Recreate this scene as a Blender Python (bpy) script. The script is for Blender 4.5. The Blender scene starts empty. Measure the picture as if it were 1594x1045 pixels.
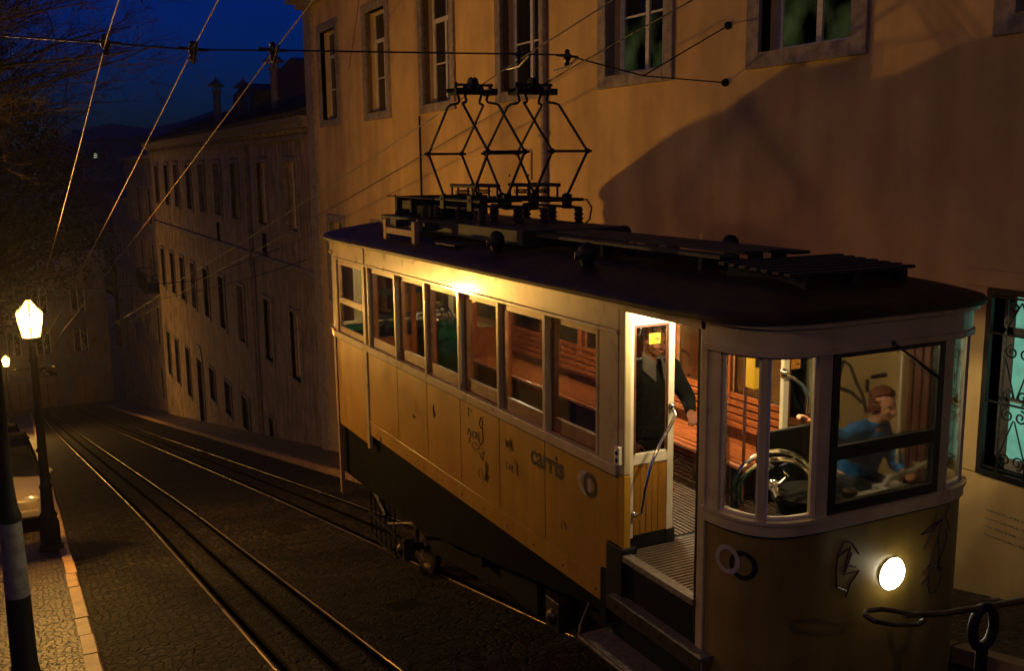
import bpy, bmesh, math, random
from mathutils import Vector, Matrix
random.seed(7)
R_ = math.radians; PI = math.pi
sc = bpy.context.scene
COL = sc.collection

# ------------------------------------------------------------------ materials
MATS = {}
def mat(name, col, rough=0.6, metal=0.0, var=0.15, scale=6.0, bump=0.0, bscale=40.0, stretch=None, col2=None, spec=0.5, coat=0.0, streak=0.0, sfreq=(3.0, 3.0, .35)):
    m = bpy.data.materials.new(name); m.use_nodes = True
    nt = m.node_tree; N = nt.nodes; L = nt.links
    b = N['Principled BSDF']
    b.inputs['Roughness'].default_value = rough; b.inputs['Metallic'].default_value = metal
    b.inputs['Specular IOR Level'].default_value = spec
    b.inputs['Coat Weight'].default_value = coat; b.inputs['Coat Roughness'].default_value = .09
    tc = N.new('ShaderNodeTexCoord'); mp = N.new('ShaderNodeMapping'); L.new(tc.outputs['Object'], mp.inputs[0])
    if stretch: mp.inputs['Scale'].default_value = stretch
    no = N.new('ShaderNodeTexNoise'); no.inputs['Scale'].default_value = scale; no.inputs['Detail'].default_value = 6; no.inputs['Roughness'].default_value = 0.62
    L.new(mp.outputs[0], no.inputs['Vector'])
    cr = N.new('ShaderNodeValToRGB'); L.new(no.outputs['Fac'], cr.inputs[0])
    c2 = col2 if col2 else tuple(c*(1-2*var) for c in col)
    cr.color_ramp.elements[0].position = 0.3; cr.color_ramp.elements[1].position = 0.68
    cr.color_ramp.elements[0].color = (*[max(0, c) for c in c2], 1); cr.color_ramp.elements[1].color = (*[min(1, c*(1+var)) for c in col], 1)
    out = cr.outputs[0]
    if streak > 0:
        m2 = N.new('ShaderNodeMapping'); m2.inputs['Scale'].default_value = sfreq; L.new(tc.outputs['Object'], m2.inputs[0])
        n2 = N.new('ShaderNodeTexNoise'); n2.inputs['Scale'].default_value = 2.2; n2.inputs['Detail'].default_value = 8; L.new(m2.outputs[0], n2.inputs['Vector'])
        r2 = N.new('ShaderNodeValToRGB'); L.new(n2.outputs['Fac'], r2.inputs[0])
        r2.color_ramp.elements[0].position = 0.35; r2.color_ramp.elements[1].position = 0.6
        k = 1-streak; r2.color_ramp.elements[0].color = (k, k*.97, k*.93, 1); r2.color_ramp.elements[1].color = (1, 1, 1, 1)
        mx = N.new('ShaderNodeMix'); mx.data_type = 'RGBA'; mx.blend_type = 'MULTIPLY'; mx.inputs[0].default_value = 1
        L.new(out, mx.inputs[6]); L.new(r2.outputs[0], mx.inputs[7]); out = mx.outputs[2]
    L.new(out, b.inputs['Base Color'])
    mr = N.new('ShaderNodeMapRange'); mr.inputs[3].default_value = max(0.02, rough-0.12); mr.inputs[4].default_value = min(1, rough+0.12)
    L.new(no.outputs['Fac'], mr.inputs[0]); L.new(mr.outputs[0], b.inputs['Roughness'])
    if bump > 0:
        nb = N.new('ShaderNodeTexNoise'); nb.inputs['Scale'].default_value = bscale; nb.inputs['Detail'].default_value = 4
        L.new(mp.outputs[0], nb.inputs['Vector'])
        bp = N.new('ShaderNodeBump'); bp.inputs['Strength'].default_value = bump; bp.inputs['Distance'].default_value = 0.01
        L.new(nb.outputs['Fac'], bp.inputs['Height']); L.new(bp.outputs[0], b.inputs['Normal'])
    MATS[name] = m; return m

def cobble(name, c0, c1, scale, joint, rough=0.45, bump=0.8, dist=0.02, spec=.5):
    m = bpy.data.materials.new(name); m.use_nodes = True
    nt = m.node_tree; N = nt.nodes; L = nt.links; b = N['Principled BSDF']
    tc = N.new('ShaderNodeTexCoord')
    v = N.new('ShaderNodeTexVoronoi'); v.feature = 'DISTANCE_TO_EDGE'; v.inputs['Scale'].default_value = scale; v.inputs['Randomness'].default_value = 0.68
    v2 = N.new('ShaderNodeTexVoronoi'); v2.inputs['Scale'].default_value = scale; v2.inputs['Randomness'].default_value = 0.68
    for q in (v, v2): L.new(tc.outputs['Object'], q.inputs['Vector'])
    sep = N.new('ShaderNodeSeparateColor'); L.new(v2.outputs['Color'], sep.inputs[0])
    cr = N.new('ShaderNodeValToRGB'); L.new(sep.outputs[0], cr.inputs[0])
    cr.color_ramp.elements[0].color = (*c0, 1); cr.color_ramp.elements[1].color = (*c1, 1)
    jr = N.new('ShaderNodeValToRGB'); L.new(v.outputs['Distance'], jr.inputs[0])
    jr.color_ramp.elements[0].position = 0.03; jr.color_ramp.elements[1].position = 0.14
    mx = N.new('ShaderNodeMix'); mx.data_type = 'RGBA'; L.new(jr.outputs[0], mx.inputs[0]); mx.inputs[6].default_value = (*joint, 1); L.new(cr.outputs[0], mx.inputs[7])
    no = N.new('ShaderNodeTexNoise'); no.inputs['Scale'].default_value = 0.9; no.inputs['Detail'].default_value = 5; L.new(tc.outputs['Object'], no.inputs['Vector'])
    nr = N.new('ShaderNodeMapRange'); nr.inputs[1].default_value = .3; nr.inputs[2].default_value = .7; nr.inputs[3].default_value = 0.55; nr.inputs[4].default_value = 1.25; L.new(no.outputs['Fac'], nr.inputs[0])
    mu = N.new('ShaderNodeMix'); mu.data_type = 'RGBA'; mu.blend_type = 'MULTIPLY'; mu.inputs[0].default_value = 1; L.new(mx.outputs[2], mu.inputs[6]); L.new(nr.outputs[0], mu.inputs[7])
    L.new(mu.outputs[2], b.inputs['Base Color'])
    b.inputs['Roughness'].default_value = rough; b.inputs['Specular IOR Level'].default_value = spec
    nh = N.new('ShaderNodeTexNoise'); nh.inputs['Scale'].default_value = 45; L.new(tc.outputs['Object'], nh.inputs['Vector'])
    ad = N.new('ShaderNodeMath'); ad.operation = 'MULTIPLY_ADD'; L.new(nh.outputs['Fac'], ad.inputs[0]); ad.inputs[1].default_value = .35; L.new(jr.outputs[0], ad.inputs[2])
    a2 = N.new('ShaderNodeMath'); a2.operation = 'MULTIPLY_ADD'; L.new(sep.outputs[1], a2.inputs[0]); a2.inputs[1].default_value = .6; L.new(ad.outputs[0], a2.inputs[2])
    bp = N.new('ShaderNodeBump'); bp.inputs['Strength'].default_value = bump; bp.inputs['Distance'].default_value = dist
    L.new(a2.outputs[0], bp.inputs['Height']); L.new(bp.outputs[0], b.inputs['Normal'])
    MATS[name] = m; return m

def glassmat(name, tint=(1, 1, 1), refl=0.12, rough=0.02):
    m = bpy.data.materials.new(name); m.use_nodes = True
    nt = m.node_tree; N = nt.nodes; L = nt.links; N.remove(N['Principled BSDF'])
    o = N['Material Output']; t = N.new('ShaderNodeBsdfTransparent'); t.inputs[0].default_value = (*tint, 1)
    g = N.new('ShaderNodeBsdfGlossy'); g.inputs['Roughness'].default_value = rough
    f = N.new('ShaderNodeFresnel'); f.inputs[0].default_value = 1.45
    mu = N.new('ShaderNodeMath'); mu.operation = 'MULTIPLY'; mu.inputs[1].default_value = refl*8; mu.use_clamp = True; L.new(f.outputs[0], mu.inputs[0])
    mx = N.new('ShaderNodeMixShader'); L.new(mu.outputs[0], mx.inputs[0]); L.new(t.outputs[0], mx.inputs[1]); L.new(g.outputs[0], mx.inputs[2]); L.new(mx.outputs[0], o.inputs[0])
    MATS[name] = m; return m

def emis(name, col, s, trans=False, noise=0.0, nscale=8):
    m = bpy.data.materials.new(name); m.use_nodes = True
    nt = m.node_tree; N = nt.nodes; L = nt.links; N.remove(N['Principled BSDF'])
    o = N['Material Output']; e = N.new('ShaderNodeEmission'); e.inputs[0].default_value = (*col, 1); e.inputs[1].default_value = s
    if noise:
        tc = N.new('ShaderNodeTexCoord'); n = N.new('ShaderNodeTexNoise'); n.inputs['Scale'].default_value = nscale; n.inputs['Detail'].default_value = 5
        L.new(tc.outputs['Object'], n.inputs['Vector']); r = N.new('ShaderNodeMapRange'); r.inputs[1].default_value = .3 if noise < 1 else .46; r.inputs[2].default_value = .7 if noise < 1 else .74
        r.inputs[3].default_value = s*(1-noise); r.inputs[4].default_value = s*(1+noise); L.new(n.outputs['Fac'], r.inputs[0]); L.new(r.outputs[0], e.inputs[1])
    if trans:
        t = N.new('ShaderNodeBsdfTransparent'); a = N.new('ShaderNodeAddShader'); L.new(e.outputs[0], a.inputs[0]); L.new(t.outputs[0], a.inputs[1]); L.new(a.outputs[0], o.inputs[0])
    else: L.new(e.outputs[0], o.inputs[0])
    MATS[name] = m; return m

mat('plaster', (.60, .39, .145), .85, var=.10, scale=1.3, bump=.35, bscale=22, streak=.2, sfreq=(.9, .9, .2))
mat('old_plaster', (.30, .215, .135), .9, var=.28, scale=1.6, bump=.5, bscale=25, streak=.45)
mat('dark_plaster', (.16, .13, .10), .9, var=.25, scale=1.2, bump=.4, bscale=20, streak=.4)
mat('end_plaster', (.22, .16, .10), .9, var=.2, scale=.8, bump=.3, bscale=10, streak=.3)
mat('stone', (.27, .215, .155), .8, var=.25, scale=9, bump=.5, bscale=50)
mat('old_stone', (.20, .16, .12), .85, var=.3, scale=6, bump=.5, bscale=40)
mat('kerb_stone', (.34, .20, .10), .55, var=.25, scale=5, bump=.6, bscale=45)
mat('sash_paint', (.55, .50, .42), .5, var=.12, scale=14)
mat('dark_glass', (.010, .010, .008), .12, var=.3, scale=3, spec=.3)
mat('curtain', (.20, .19, .15), .9, var=.25, scale=5, stretch=(1, 9, .6))
mat('roof_tile', (.05, .035, .028), .85, var=.3, scale=8, bump=.8, bscale=9)
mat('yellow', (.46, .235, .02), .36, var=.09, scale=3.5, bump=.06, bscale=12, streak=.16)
mat('yellow_shaded', (.27, .175, .035), .38, var=.09, scale=3.5, bump=.06, bscale=12, streak=.2)  # same body yellow, darkened for the dim front end; shade put into the colour
mat('cream', (.55, .42, .20), .30, coat=.5, var=.08, scale=5, bump=.05, bscale=18, streak=.12)
mat('cream_in', (.72, .60, .40), .42, var=.08, scale=6)
mat('ceiling_paint', (.70, .58, .36), .5, var=.06, scale=4)
mat('roof_felt', (.044, .026, .008), .55, var=.4, scale=3, bump=.35, bscale=20, spec=.22, streak=.3)
mat('plank', (.013, .010, .007), .7, var=.3, scale=5, stretch=(6, .7, 6), bump=.4, bscale=30)
mat('pale_wood', (.30, .17, .07), .7, var=.2, scale=8, stretch=(4, 4, .7))
mat('wood', (.30, .075, .018), .22, var=.28, scale=7, stretch=(5, 5, .8), coat=.5)
mat('bench_wood', (.31, .082, .02), .2, var=.3, scale=7, stretch=(5, .6, 5), coat=.6)
mat('sash_wood', (.24, .11, .04), .35, var=.25, scale=8, stretch=(5, 1, 2))
mat('gate_wood', (.11, .03, .015), .5, var=.3, scale=9, stretch=(4, 4, 1))
mat('iron', (.008, .007, .006), .6, metal=0, spec=.25, var=.2, scale=12, bump=.2, bscale=60)
mat('under', (.008, .0065, .005), .8, spec=.12, var=.35, scale=5, bump=.4, bscale=25)
mat('apron_grey', (.007, .006, .0045), .85, spec=.05, var=.3, scale=5, bump=.3, bscale=20, streak=.4)
mat('steel', (.45, .38, .30), .28, metal=1.0, var=.25, scale=10, stretch=(1, .3, 1))
mat('rail_steel', (.22, .15, .095), .30, metal=1.0, var=.12, scale=1.2, stretch=(3, .5, 1))
mat('steel_worn', (.15, .115, .08), .42, metal=.9, var=.3, scale=14)
mat('polished', (.62, .58, .50), .38, metal=.6, var=.2, scale=14)
mat('chrome', (.78, .74, .68), .1, metal=1, var=.05, scale=12)
mat('wire', (.17, .10, .055), .6, metal=.7, var=.04, scale=.3)
mat('black_wire', (.015, .014, .013), .5, var=.1, scale=3)
mat('black_paint', (.014, .013, .012), .35, var=.2, scale=8)
mat('black_mark', (.007, .006, .005), .5, var=.3, scale=20)
mat('white_mark', (.40, .33, .25), .45, var=.1, scale=20)
mat('door_yellow', (.33, .14, .014), .45, var=.12, scale=6, stretch=(8, 8, .6))
mat('sticker', (.62, .36, .02), .4, var=.04, scale=20)
mat('sticker_orange', (.80, .30, .03), .4, var=.04, scale=20)
mat('pink_paper', (.80, .22, .16), .6, var=.05, scale=20)
mat('green_paint', (.015, .10, .045), .25, var=.15, scale=6, coat=.4)
mat('white_band', (.17, .155, .125), .6, var=.25, scale=10)
mat('floor_ribs', (.10, .065, .04), .4, var=.25, scale=14)
mat('tread', (.20, .155, .11), .45, metal=.3, var=.3, scale=25, bump=.7, bscale=110)
mat('skin', (.62, .27, .15), .5, var=.08, scale=12)
mat('skin_dark', (.19, .07, .035), .6, spec=.2, var=.08, scale=12)
mat('void', (.0008, .0006, .0005), 1.0, spec=0, var=.1, scale=9)
mat('slot_iron', (.012, .009, .006), .9, spec=.03, var=.3, scale=9)
mat('hair_red', (.14, .034, .008), .55, var=.35, scale=40, bump=.9, bscale=50)
mat('hair_dark', (.03, .015, .01), .5, var=.3, scale=40, bump=.8, bscale=50)
mat('blue_fleece', (.012, .15, .42), .85, var=.25, scale=14, bump=.6, bscale=35)
mat('jacket', (.007, .007, .0055), .92, spec=.08, var=.35, scale=9, bump=.6, bscale=16)
mat('grey_shirt', (.085, .07, .055), .8, var=.15, scale=14, bump=.5, bscale=25)
mat('trousers', (.02, .02, .022), .8, var=.3, scale=9)
mat('eye', (.02, .015, .012), .2, var=0, scale=5)
mat('lip', (.45, .12, .08), .5, var=.05, scale=20)
mat('bark', (.014, .009, .006), .95, spec=.08, var=.3, scale=10, bump=.7, bscale=25)
mat('leaf', (.020, .022, .009), .8, spec=.1, var=.4, scale=3)
mat('hill', (.012, .013, .010), .95, var=.3, scale=.05)
mat('car_silver', (.17, .14, .11), .4, metal=0, var=.04, scale=4, coat=.0)
mat('car_dark', (.003, .003, .003), .3, metal=0, spec=.15, var=.1, scale=4, coat=.1)
mat('car_grey', (.006, .005, .004), .3, metal=0, spec=.2, var=.1, scale=4, coat=.1)
mat('rubber', (.008, .008, .008), .9, spec=.05, var=.2, scale=9)
mat('lens', (.75, .72, .65), .12, metal=.6, var=.05, scale=9)
mat('insulator', (.035, .022, .016), .3, var=.2, scale=12)
cobble('cobbles', (.006, .005, .004), (.034, .027, .019), 10.5, (.003, .0022, .0015), .75, 1.0, .02, .10)
cobble('pavement', (.014, .010, .006), (.12, .075, .038), 15, (.004, .003, .002), .5, 1.0, .02, .5)
glassmat('glass', (.94, .94, .90), .10)
glassmat('lamp_clear', (1, .98, .9), .06)
emis('lamp_glow', (1.0, .52, .12), 4.2, trans=True)
emis('lamp_core', (1.0, .72, .35), 60)
emis('ceiling_glow', (1.0, .80, .45), 14)
emis('head_glow', (1.0, .93, .72), 30)
emis('green_pane', (.22, .60, .42), .55, noise=.22, nscale=6)
emis('green_glint', (.42, .52, .17), .032, noise=1.0, nscale=1.7)  # patchy emission standing in for green reflections in the panes
emis('far_light', (.9, 1.0, .75), .45)
emis('amber_glow', (1.0, .45, .12), 1.6)
emis('dim_warm', (1.0, .55, .2), .22, noise=.5, nscale=3)

# ------------------------------------------------------------------ mesh builder
WORG = {}
def worg(o):
    return WORG.get(o.name, Vector((0, 0, 0))) if o else Vector((0, 0, 0))

class MB:
    def __init__(s): s.v = []; s.f = []
    def add(s, vs, fs):
        b = len(s.v); s.v += [Vector(v) for v in vs]; s.f += [tuple(b+i for i in f) for f in fs]; return s
    def box(s, x0, x1, y0, y1, z0, z1):
        if x0 > x1: x0, x1 = x1, x0
        if y0 > y1: y0, y1 = y1, y0
        if z0 > z1: z0, z1 = z1, z0
        return s.add([(x0,y0,z0),(x1,y0,z0),(x1,y1,z0),(x0,y1,z0),(x0,y0,z1),(x1,y0,z1),(x1,y1,z1),(x0,y1,z1)],
                     [(0,3,2,1),(4,5,6,7),(0,1,5,4),(1,2,6,5),(2,3,7,6),(3,0,4,7)])
    def obox(s, c, size, rot=None):
        h = Vector(size)/2; M = rot if rot else Matrix.Identity(3); c = Vector(c)
        vs = [c + M @ Vector((sx*h.x, sy*h.y, sz*h.z)) for sz in (-1, 1) for sx, sy in ((-1,-1),(1,-1),(1,1),(-1,1))]
        return s.add(vs, [(0,3,2,1),(4,5,6,7),(0,1,5,4),(1,2,6,5),(2,3,7,6),(3,0,4,7)])
    def tube(s, pts, r, n=8, closed=False):
        pts = [Vector(p) for p in pts]; k = len(pts)
        rs = r if isinstance(r, (list, tuple)) else [r]*k
        rings = []; up = None
        for i, p in enumerate(pts):
            if closed: d = pts[(i+1) % k]-pts[i-1]
            else: d = pts[min(i+1, k-1)]-pts[max(i-1, 0)]
            if d.length < 1e-9: d = Vector((0, 0, 1))
            d.normalize()
            if up is None:
                up = Vector((0, 0, 1)) if abs(d.z) < .9 else Vector((1, 0, 0))
            a = d.cross(up)
            if a.length < 1e-6: a = d.cross(Vector((0, 1, 0)))
            a.normalize(); u = a.cross(d).normalized(); up = u
            rings.append([p + (a*math.cos(2*PI*j/n) + u*math.sin(2*PI*j/n))*rs[i] for j in range(n)])
        vs = [v for rg in rings for v in rg]; fs = []
        for i in range(k if closed else k-1):
            i2 = (i+1) % k
            for j in range(n):
                fs.append((i*n+j, i*n+(j+1) % n, i2*n+(j+1) % n, i2*n+j))
        if not closed:
            fs.append(tuple(range(n-1, -1, -1))); fs.append(tuple((k-1)*n+j for j in range(n)))
        return s.add(vs, fs)
    def ball(s, c, r, nu=12, nv=8, rot=None):
        r = Vector((r, r, r)) if not isinstance(r, (tuple, list, Vector)) else Vector(r); c = Vector(c)
        M = rot if rot else Matrix.Identity(3); vs = [c+M@Vector((0, 0, r.z))]
        for i in range(1, nv):
            t = PI*i/nv
            for j in range(nu):
                p = 2*PI*j/nu; vs.append(c+M@Vector((r.x*math.sin(t)*math.cos(p), r.y*math.sin(t)*math.sin(p), r.z*math.cos(t))))
        vs.append(c+M@Vector((0, 0, -r.z))); fs = []
        for j in range(nu): fs.append((0, 1+j, 1+(j+1) % nu))
        for i in range(nv-2):
            for j in range(nu): fs.append((1+i*nu+j, 1+(i+1)*nu+j, 1+(i+1)*nu+(j+1) % nu, 1+i*nu+(j+1) % nu))
        l = len(vs)-1; b = 1+(nv-2)*nu
        for j in range(nu): fs.append((l, b+(j+1) % nu, b+j))
        return s.add(vs, fs)
    def cap(s, a, b, ra, rb, n=12):   # tapered limb with round ends
        s.tube([a, b], [ra, rb], n); s.ball(a, ra, n, 8); s.ball(b, rb, n, 8); return s
    def lathe(s, c, prof, n=16, axis='z'):
        vs = []; c = Vector(c)
        for r, h in prof:
            for j in range(n):
                a = 2*PI*j/n; u, w = r*math.cos(a), r*math.sin(a)
                vs.append(c + (Vector((u, w, h)) if axis == 'z' else Vector((u, h, w)) if axis == 'y' else Vector((h, u, w))))
        fs = []
        for i in range(len(prof)-1):
            for j in range(n): fs.append((i*n+j, i*n+(j+1) % n, (i+1)*n+(j+1) % n, (i+1)*n+j))
        fs.append(tuple(range(n-1, -1, -1))); fs.append(tuple((len(prof)-1)*n+j for j in range(n)))
        return s.add(vs, fs)
    def torus(s, c, R, r, rot=None, n=32, m=8, a0=0, a1=2*PI):
        M = rot if rot else Matrix.Identity(3); c = Vector(c); full = abs(a1-a0-2*PI) < 1e-6
        k = n if full else n+1
        pts = [c+M@Vector((R*math.cos(a0+(a1-a0)*i/n), R*math.sin(a0+(a1-a0)*i/n), 0)) for i in range(k)]
        return s.tube(pts, r, m, closed=full)
    def prism(s, poly, axis, a, b):
        def P(u, w, t): return (t, u, w) if axis == 'x' else (u, t, w) if axis == 'y' else (u, w, t)
        n = len(poly); vs = [P(u, w, a) for u, w in poly]+[P(u, w, b) for u, w in poly]
        fs = [(i, (i+1) % n, n+(i+1) % n, n+i) for i in range(n)]; fs += [tuple(range(n-1, -1, -1)), tuple(range(n, 2*n))]
        return s.add(vs, fs)
    def build(s, name, m, parent=None, smooth=False, bevel=0, remesh=0):
        me = bpy.data.meshes.new(name); o0 = worg(parent)
        me.from_pydata([tuple(v-o0) for v in s.v], [], s.f); me.materials.append(MATS[m] if isinstance(m, str) else m)
        bm = bmesh.new(); bm.from_mesh(me); bmesh.ops.recalc_face_normals(bm, faces=bm.faces); bm.to_mesh(me); bm.free()
        if smooth:
            for p in me.polygons: p.use_smooth = True
        ob = bpy.data.objects.new(name, me); COL.objects.link(ob)
        if smooth and not remesh:
            try:
                for e in me.edges: pass
                md = ob.modifiers.new('es', 'EDGE_SPLIT'); md.split_angle = R_(38)
            except Exception: pass
        if parent: ob.parent = parent; WORG[ob.name] = o0
        if remesh:
            md = ob.modifiers.new('rm', 'REMESH'); md.mode = 'VOXEL'; md.voxel_size = remesh; md.use_smooth_shade = True
            ms = ob.modifiers.new('sm', 'SMOOTH'); ms.iterations = 4; ms.factor = .5
        if bevel:
            md = ob.modifiers.new('bv', 'BEVEL'); md.width = bevel; md.segments = 2; md.limit_method = 'ANGLE'
        return ob

def B(x0, x1, y0, y1, z0, z1): return MB().box(x0, x1, y0, y1, z0, z1)
def tag(o, label, cat, group=None, kind=None):
    if label: o['label'] = label
    if cat: o['category'] = cat
    if group: o['group'] = group
    if kind: o['kind'] = kind
    return o
def thing(name, loc, label, cat, group=None):
    e = bpy.data.objects.new(name, None); COL.objects.link(e); e.location = loc; e.empty_display_size = .2
    WORG[e.name] = Vector(loc); return tag(e, label, cat, group)
def struct(mb, name, m, smooth=False):
    o = mb.build(name, m, None, smooth); o['kind'] = 'structure'; return o
def copy_tree(o, parent=None):
    c = o.copy(); COL.objects.link(c)
    if parent: c.parent = parent
    for ch in [k for k in bpy.data.objects if k.parent == o]: copy_tree(ch, c)
    return c
def light(name, kind, loc, col, power, parent=None, radius=.1, size=None, rot=None, spot=None, blend=.5):
    l = bpy.data.lights.new(name, kind); l.color = col; l.energy = power
    if kind in ('POINT', 'SPOT'): l.shadow_soft_size = radius
    if kind == 'AREA': l.size = size or .3
    if spot: l.spot_size = spot; l.spot_blend = blend
    o = bpy.data.objects.new(name, l); COL.objects.link(o)
    if parent: o.parent = parent; o.location = Vector(loc)-worg(parent)
    else: o.location = loc
    if rot: o.rotation_euler = rot
    return o
def gz(y): return -2.85-.192*y if y < 95 else -21.09
def text_mesh(body, size, name, m, parent, origin, right, up, depth=.002, xs=1.0, font_bold=False, space=1.0):
    cu = bpy.data.curves.new(name, 'FONT'); cu.body = body; cu.size = size; cu.extrude = depth/2; cu.resolution_u = 3; cu.space_character = space
    if font_bold: cu.offset = size*.020
    t = bpy.data.objects.new('tmp', cu); COL.objects.link(t)
    dg = bpy.context.evaluated_depsgraph_get(); me = bpy.data.meshes.new_from_object(t.evaluated_get(dg))
    bpy.data.objects.remove(t)
    r = Vector(right).normalized(); u = Vector(up).normalized(); n = r.cross(u); o0 = Vector(origin)-worg(parent)
    for v in me.vertices:
        c = v.co.copy(); v.co = o0 + r*c.x*xs + u*c.y + n*c.z
    me.materials.clear(); me.materials.append(MATS[m]); me.name = name
    ob = bpy.data.objects.new(name, me); COL.objects.link(ob)
    if parent: ob.parent = parent; WORG[ob.name] = worg(parent)
    return ob

def arc(cx, cy, r, a0, a1, n=12, ry=None):
    ry = ry or r; return [(cx+r*math.cos(R_(a0+(a1-a0)*i/n)), cy+ry*math.sin(R_(a0+(a1-a0)*i/n))) for i in range(n+1)]
CAMR = Matrix(((0.892662, 0.087174, -0.442215), (-0.450564, 0.146306, -0.880674), (-0.012073, 0.985391, 0.169879)))
# lighting levels
LP1, LP2, LP0, LP3, LPB = 5300, 2600, 170, 60, 260
SKY_EL, SKY_ROT, SKY_S = 1.0, 180, 0.15
EXPO = 0.0
HOUSES = [(25, 285, -1, 12, 8, 'unlit house under the tree line on the hill with one lit window', [(1, 1)]),
          (31, 290, -2, 10, 6, 'small hillside house lower on the slope, a dim lamp in its window', [(2, 0)]),
          (8, 280, -6, 12, 8, 'hillside house left of the others with a bright white window', [(2, 1)]),
          (3, 270, -26, 14, 9, 'low hillside house above the near lantern, two lit windows', [(1, 1), (4, 2)])]
HALO_HAZE = 0.00035
# ------------------------------------------------------------------ ground, rails, kerbs
def bend(y): return 0 if y < 18 else -0.9*(1-math.exp(-((y-18)/45.0)**1.3))
YS = [-22+1.0*i for i in range(0, 118)]
def ribbon(x0, x1, dz, name, m, curve=False, y0=-22, y1=95, skirt=0.0, step=1.0):
    mb = MB(); ys = []; y = y0
    while y < y1: ys.append(y); y += step
    ys.append(y1); vs = []
    for y in ys:
        b = bend(y) if curve else 0
        vs += [(x0+b, y, gz(y)+dz), (x1+b, y, gz(y)+dz)]
        if skirt: vs += [(x0+b, y, gz(y)+dz-skirt), (x1+b, y, gz(y)+dz-skirt)]
    k = 4 if skirt else 2; fs = []
    for i in range(len(ys)-1):
        a = i*k; b2 = a+k; fs.append((a, a+1, b2+1, b2))
        if skirt: fs += [(a, b2, b2+2, a+2), (a+1, a+3, b2+3, b2+1), (a+2, b2+2, b2+3, a+3)]
    if skirt: fs += [(0, 2, 3, 1), (len(ys)*4-4, len(ys)*4-3, len(ys)*4-1, len(ys)*4-2)]
    mb.add(vs, fs); return struct(mb, name, m)
g = MB()
g.add([(-400, -22, gz(-22)-.06), (400, -22, gz(-22)-.06), (400, 95, -21.15), (-400, 95, -21.15), (-400, 1500, -21.15), (400, 1500, -21.15), (-400, -80, gz(-22)-.06), (400, -80, gz(-22)-.06)],
      [(0, 1, 2, 3), (3, 2, 5, 4), (6, 7, 1, 0)])
struct(g, 'ground', 'hill')
ribbon(.40, 6.12, 0, 'street', 'cobbles')
ribbon(-9, .30, .11, 'pavement_left', 'pavement', skirt=.2)
ribbon(6.22, 9.0, .11, 'pavement_right', 'pavement', skirt=.2)
def kerb(x0, x1, name):
    mb = MB(); y = -20
    while y < 94:
        L = random.uniform(.7, 1.1); j = random.uniform(-.008, .008); k = random.uniform(-.006, .006)
        a, b = y+.012, y+L-.012; za, zb = gz(a)+.13+k, gz(b)+.13+k
        mb.add([(x0+j, a, za-.3), (x1+j, a, za-.3), (x1+j, b, zb-.3), (x0+j, b, zb-.3), (x0+j, a, za), (x1+j-.015, a, za), (x1+j-.015, b, zb), (x0+j, b, zb), (x1+j, a, za-.02), (x1+j, b, zb-.02)],
               [(4, 5, 6, 7), (5, 8, 9, 6), (8, 1, 2, 9), (0, 4, 7, 3), (0, 1, 8, 5, 4), (3, 7, 6, 9, 2)])
        y += L
    return struct(mb, name, 'kerb_stone')
kerb(.29, .43, 'kerb_left'); kerb(6.10, 6.24, 'kerb_right')
RAILS = [(1.80, 1), (2.70, -1), (4.28, 1), (5.18, -1)]
mb = MB()
for x, s in RAILS: pass
def rail(x, s, name):
    mb = MB(); mb.tube([(x+bend(y), y, gz(y)-.004) for y in [-20+.5*i for i in range(230)]], .016 if x < 2 else .011, 10); r = struct(mb, name, 'rail_steel', True)
    ribbon(x+s*.032, x+s*.085, .004, name+'_groove', 'void', curve=True) if s > 0 else ribbon(x-.085, x-.032, .004, name+'_groove', 'void', curve=True)
    ribbon(x+s*.088, x+s*.112, .010, name+'_guard', 'slot_iron', curve=True, skirt=.02) if s > 0 else ribbon(x-.112, x-.088, .010, name+'_guard', 'slot_iron', curve=True, skirt=.02)
for x, s in RAILS: rail(x, s, 'rail')
for cx in (2.25, 4.73):
    ribbon(cx-.03, cx+.03, .004, 'cable_slot', 'void', curve=True)
    ribbon(cx-.062, cx-.035, .008, 'slot_edge', 'slot_iron', curve=True, skirt=.02)
    ribbon(cx+.035, cx+.062, .008, 'slot_edge', 'slot_iron', curve=True, skirt=.02)
# cover plates let into the street between the tracks
for (x, y, w, l) in ((3.35, 15.0, .5, .9), (3.3, 9.4, .35, .35)):
    mb = MB(); z = gz(y); mb.add([(x, y, gz(y)+.006), (x+w, y, gz(y)+.006), (x+w, y+l, gz(y+l)+.006), (x, y+l, gz(y+l)+.006)], [(0, 1, 2, 3)])
    struct(mb, 'street_cover_plate', 'slot_iron')

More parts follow.
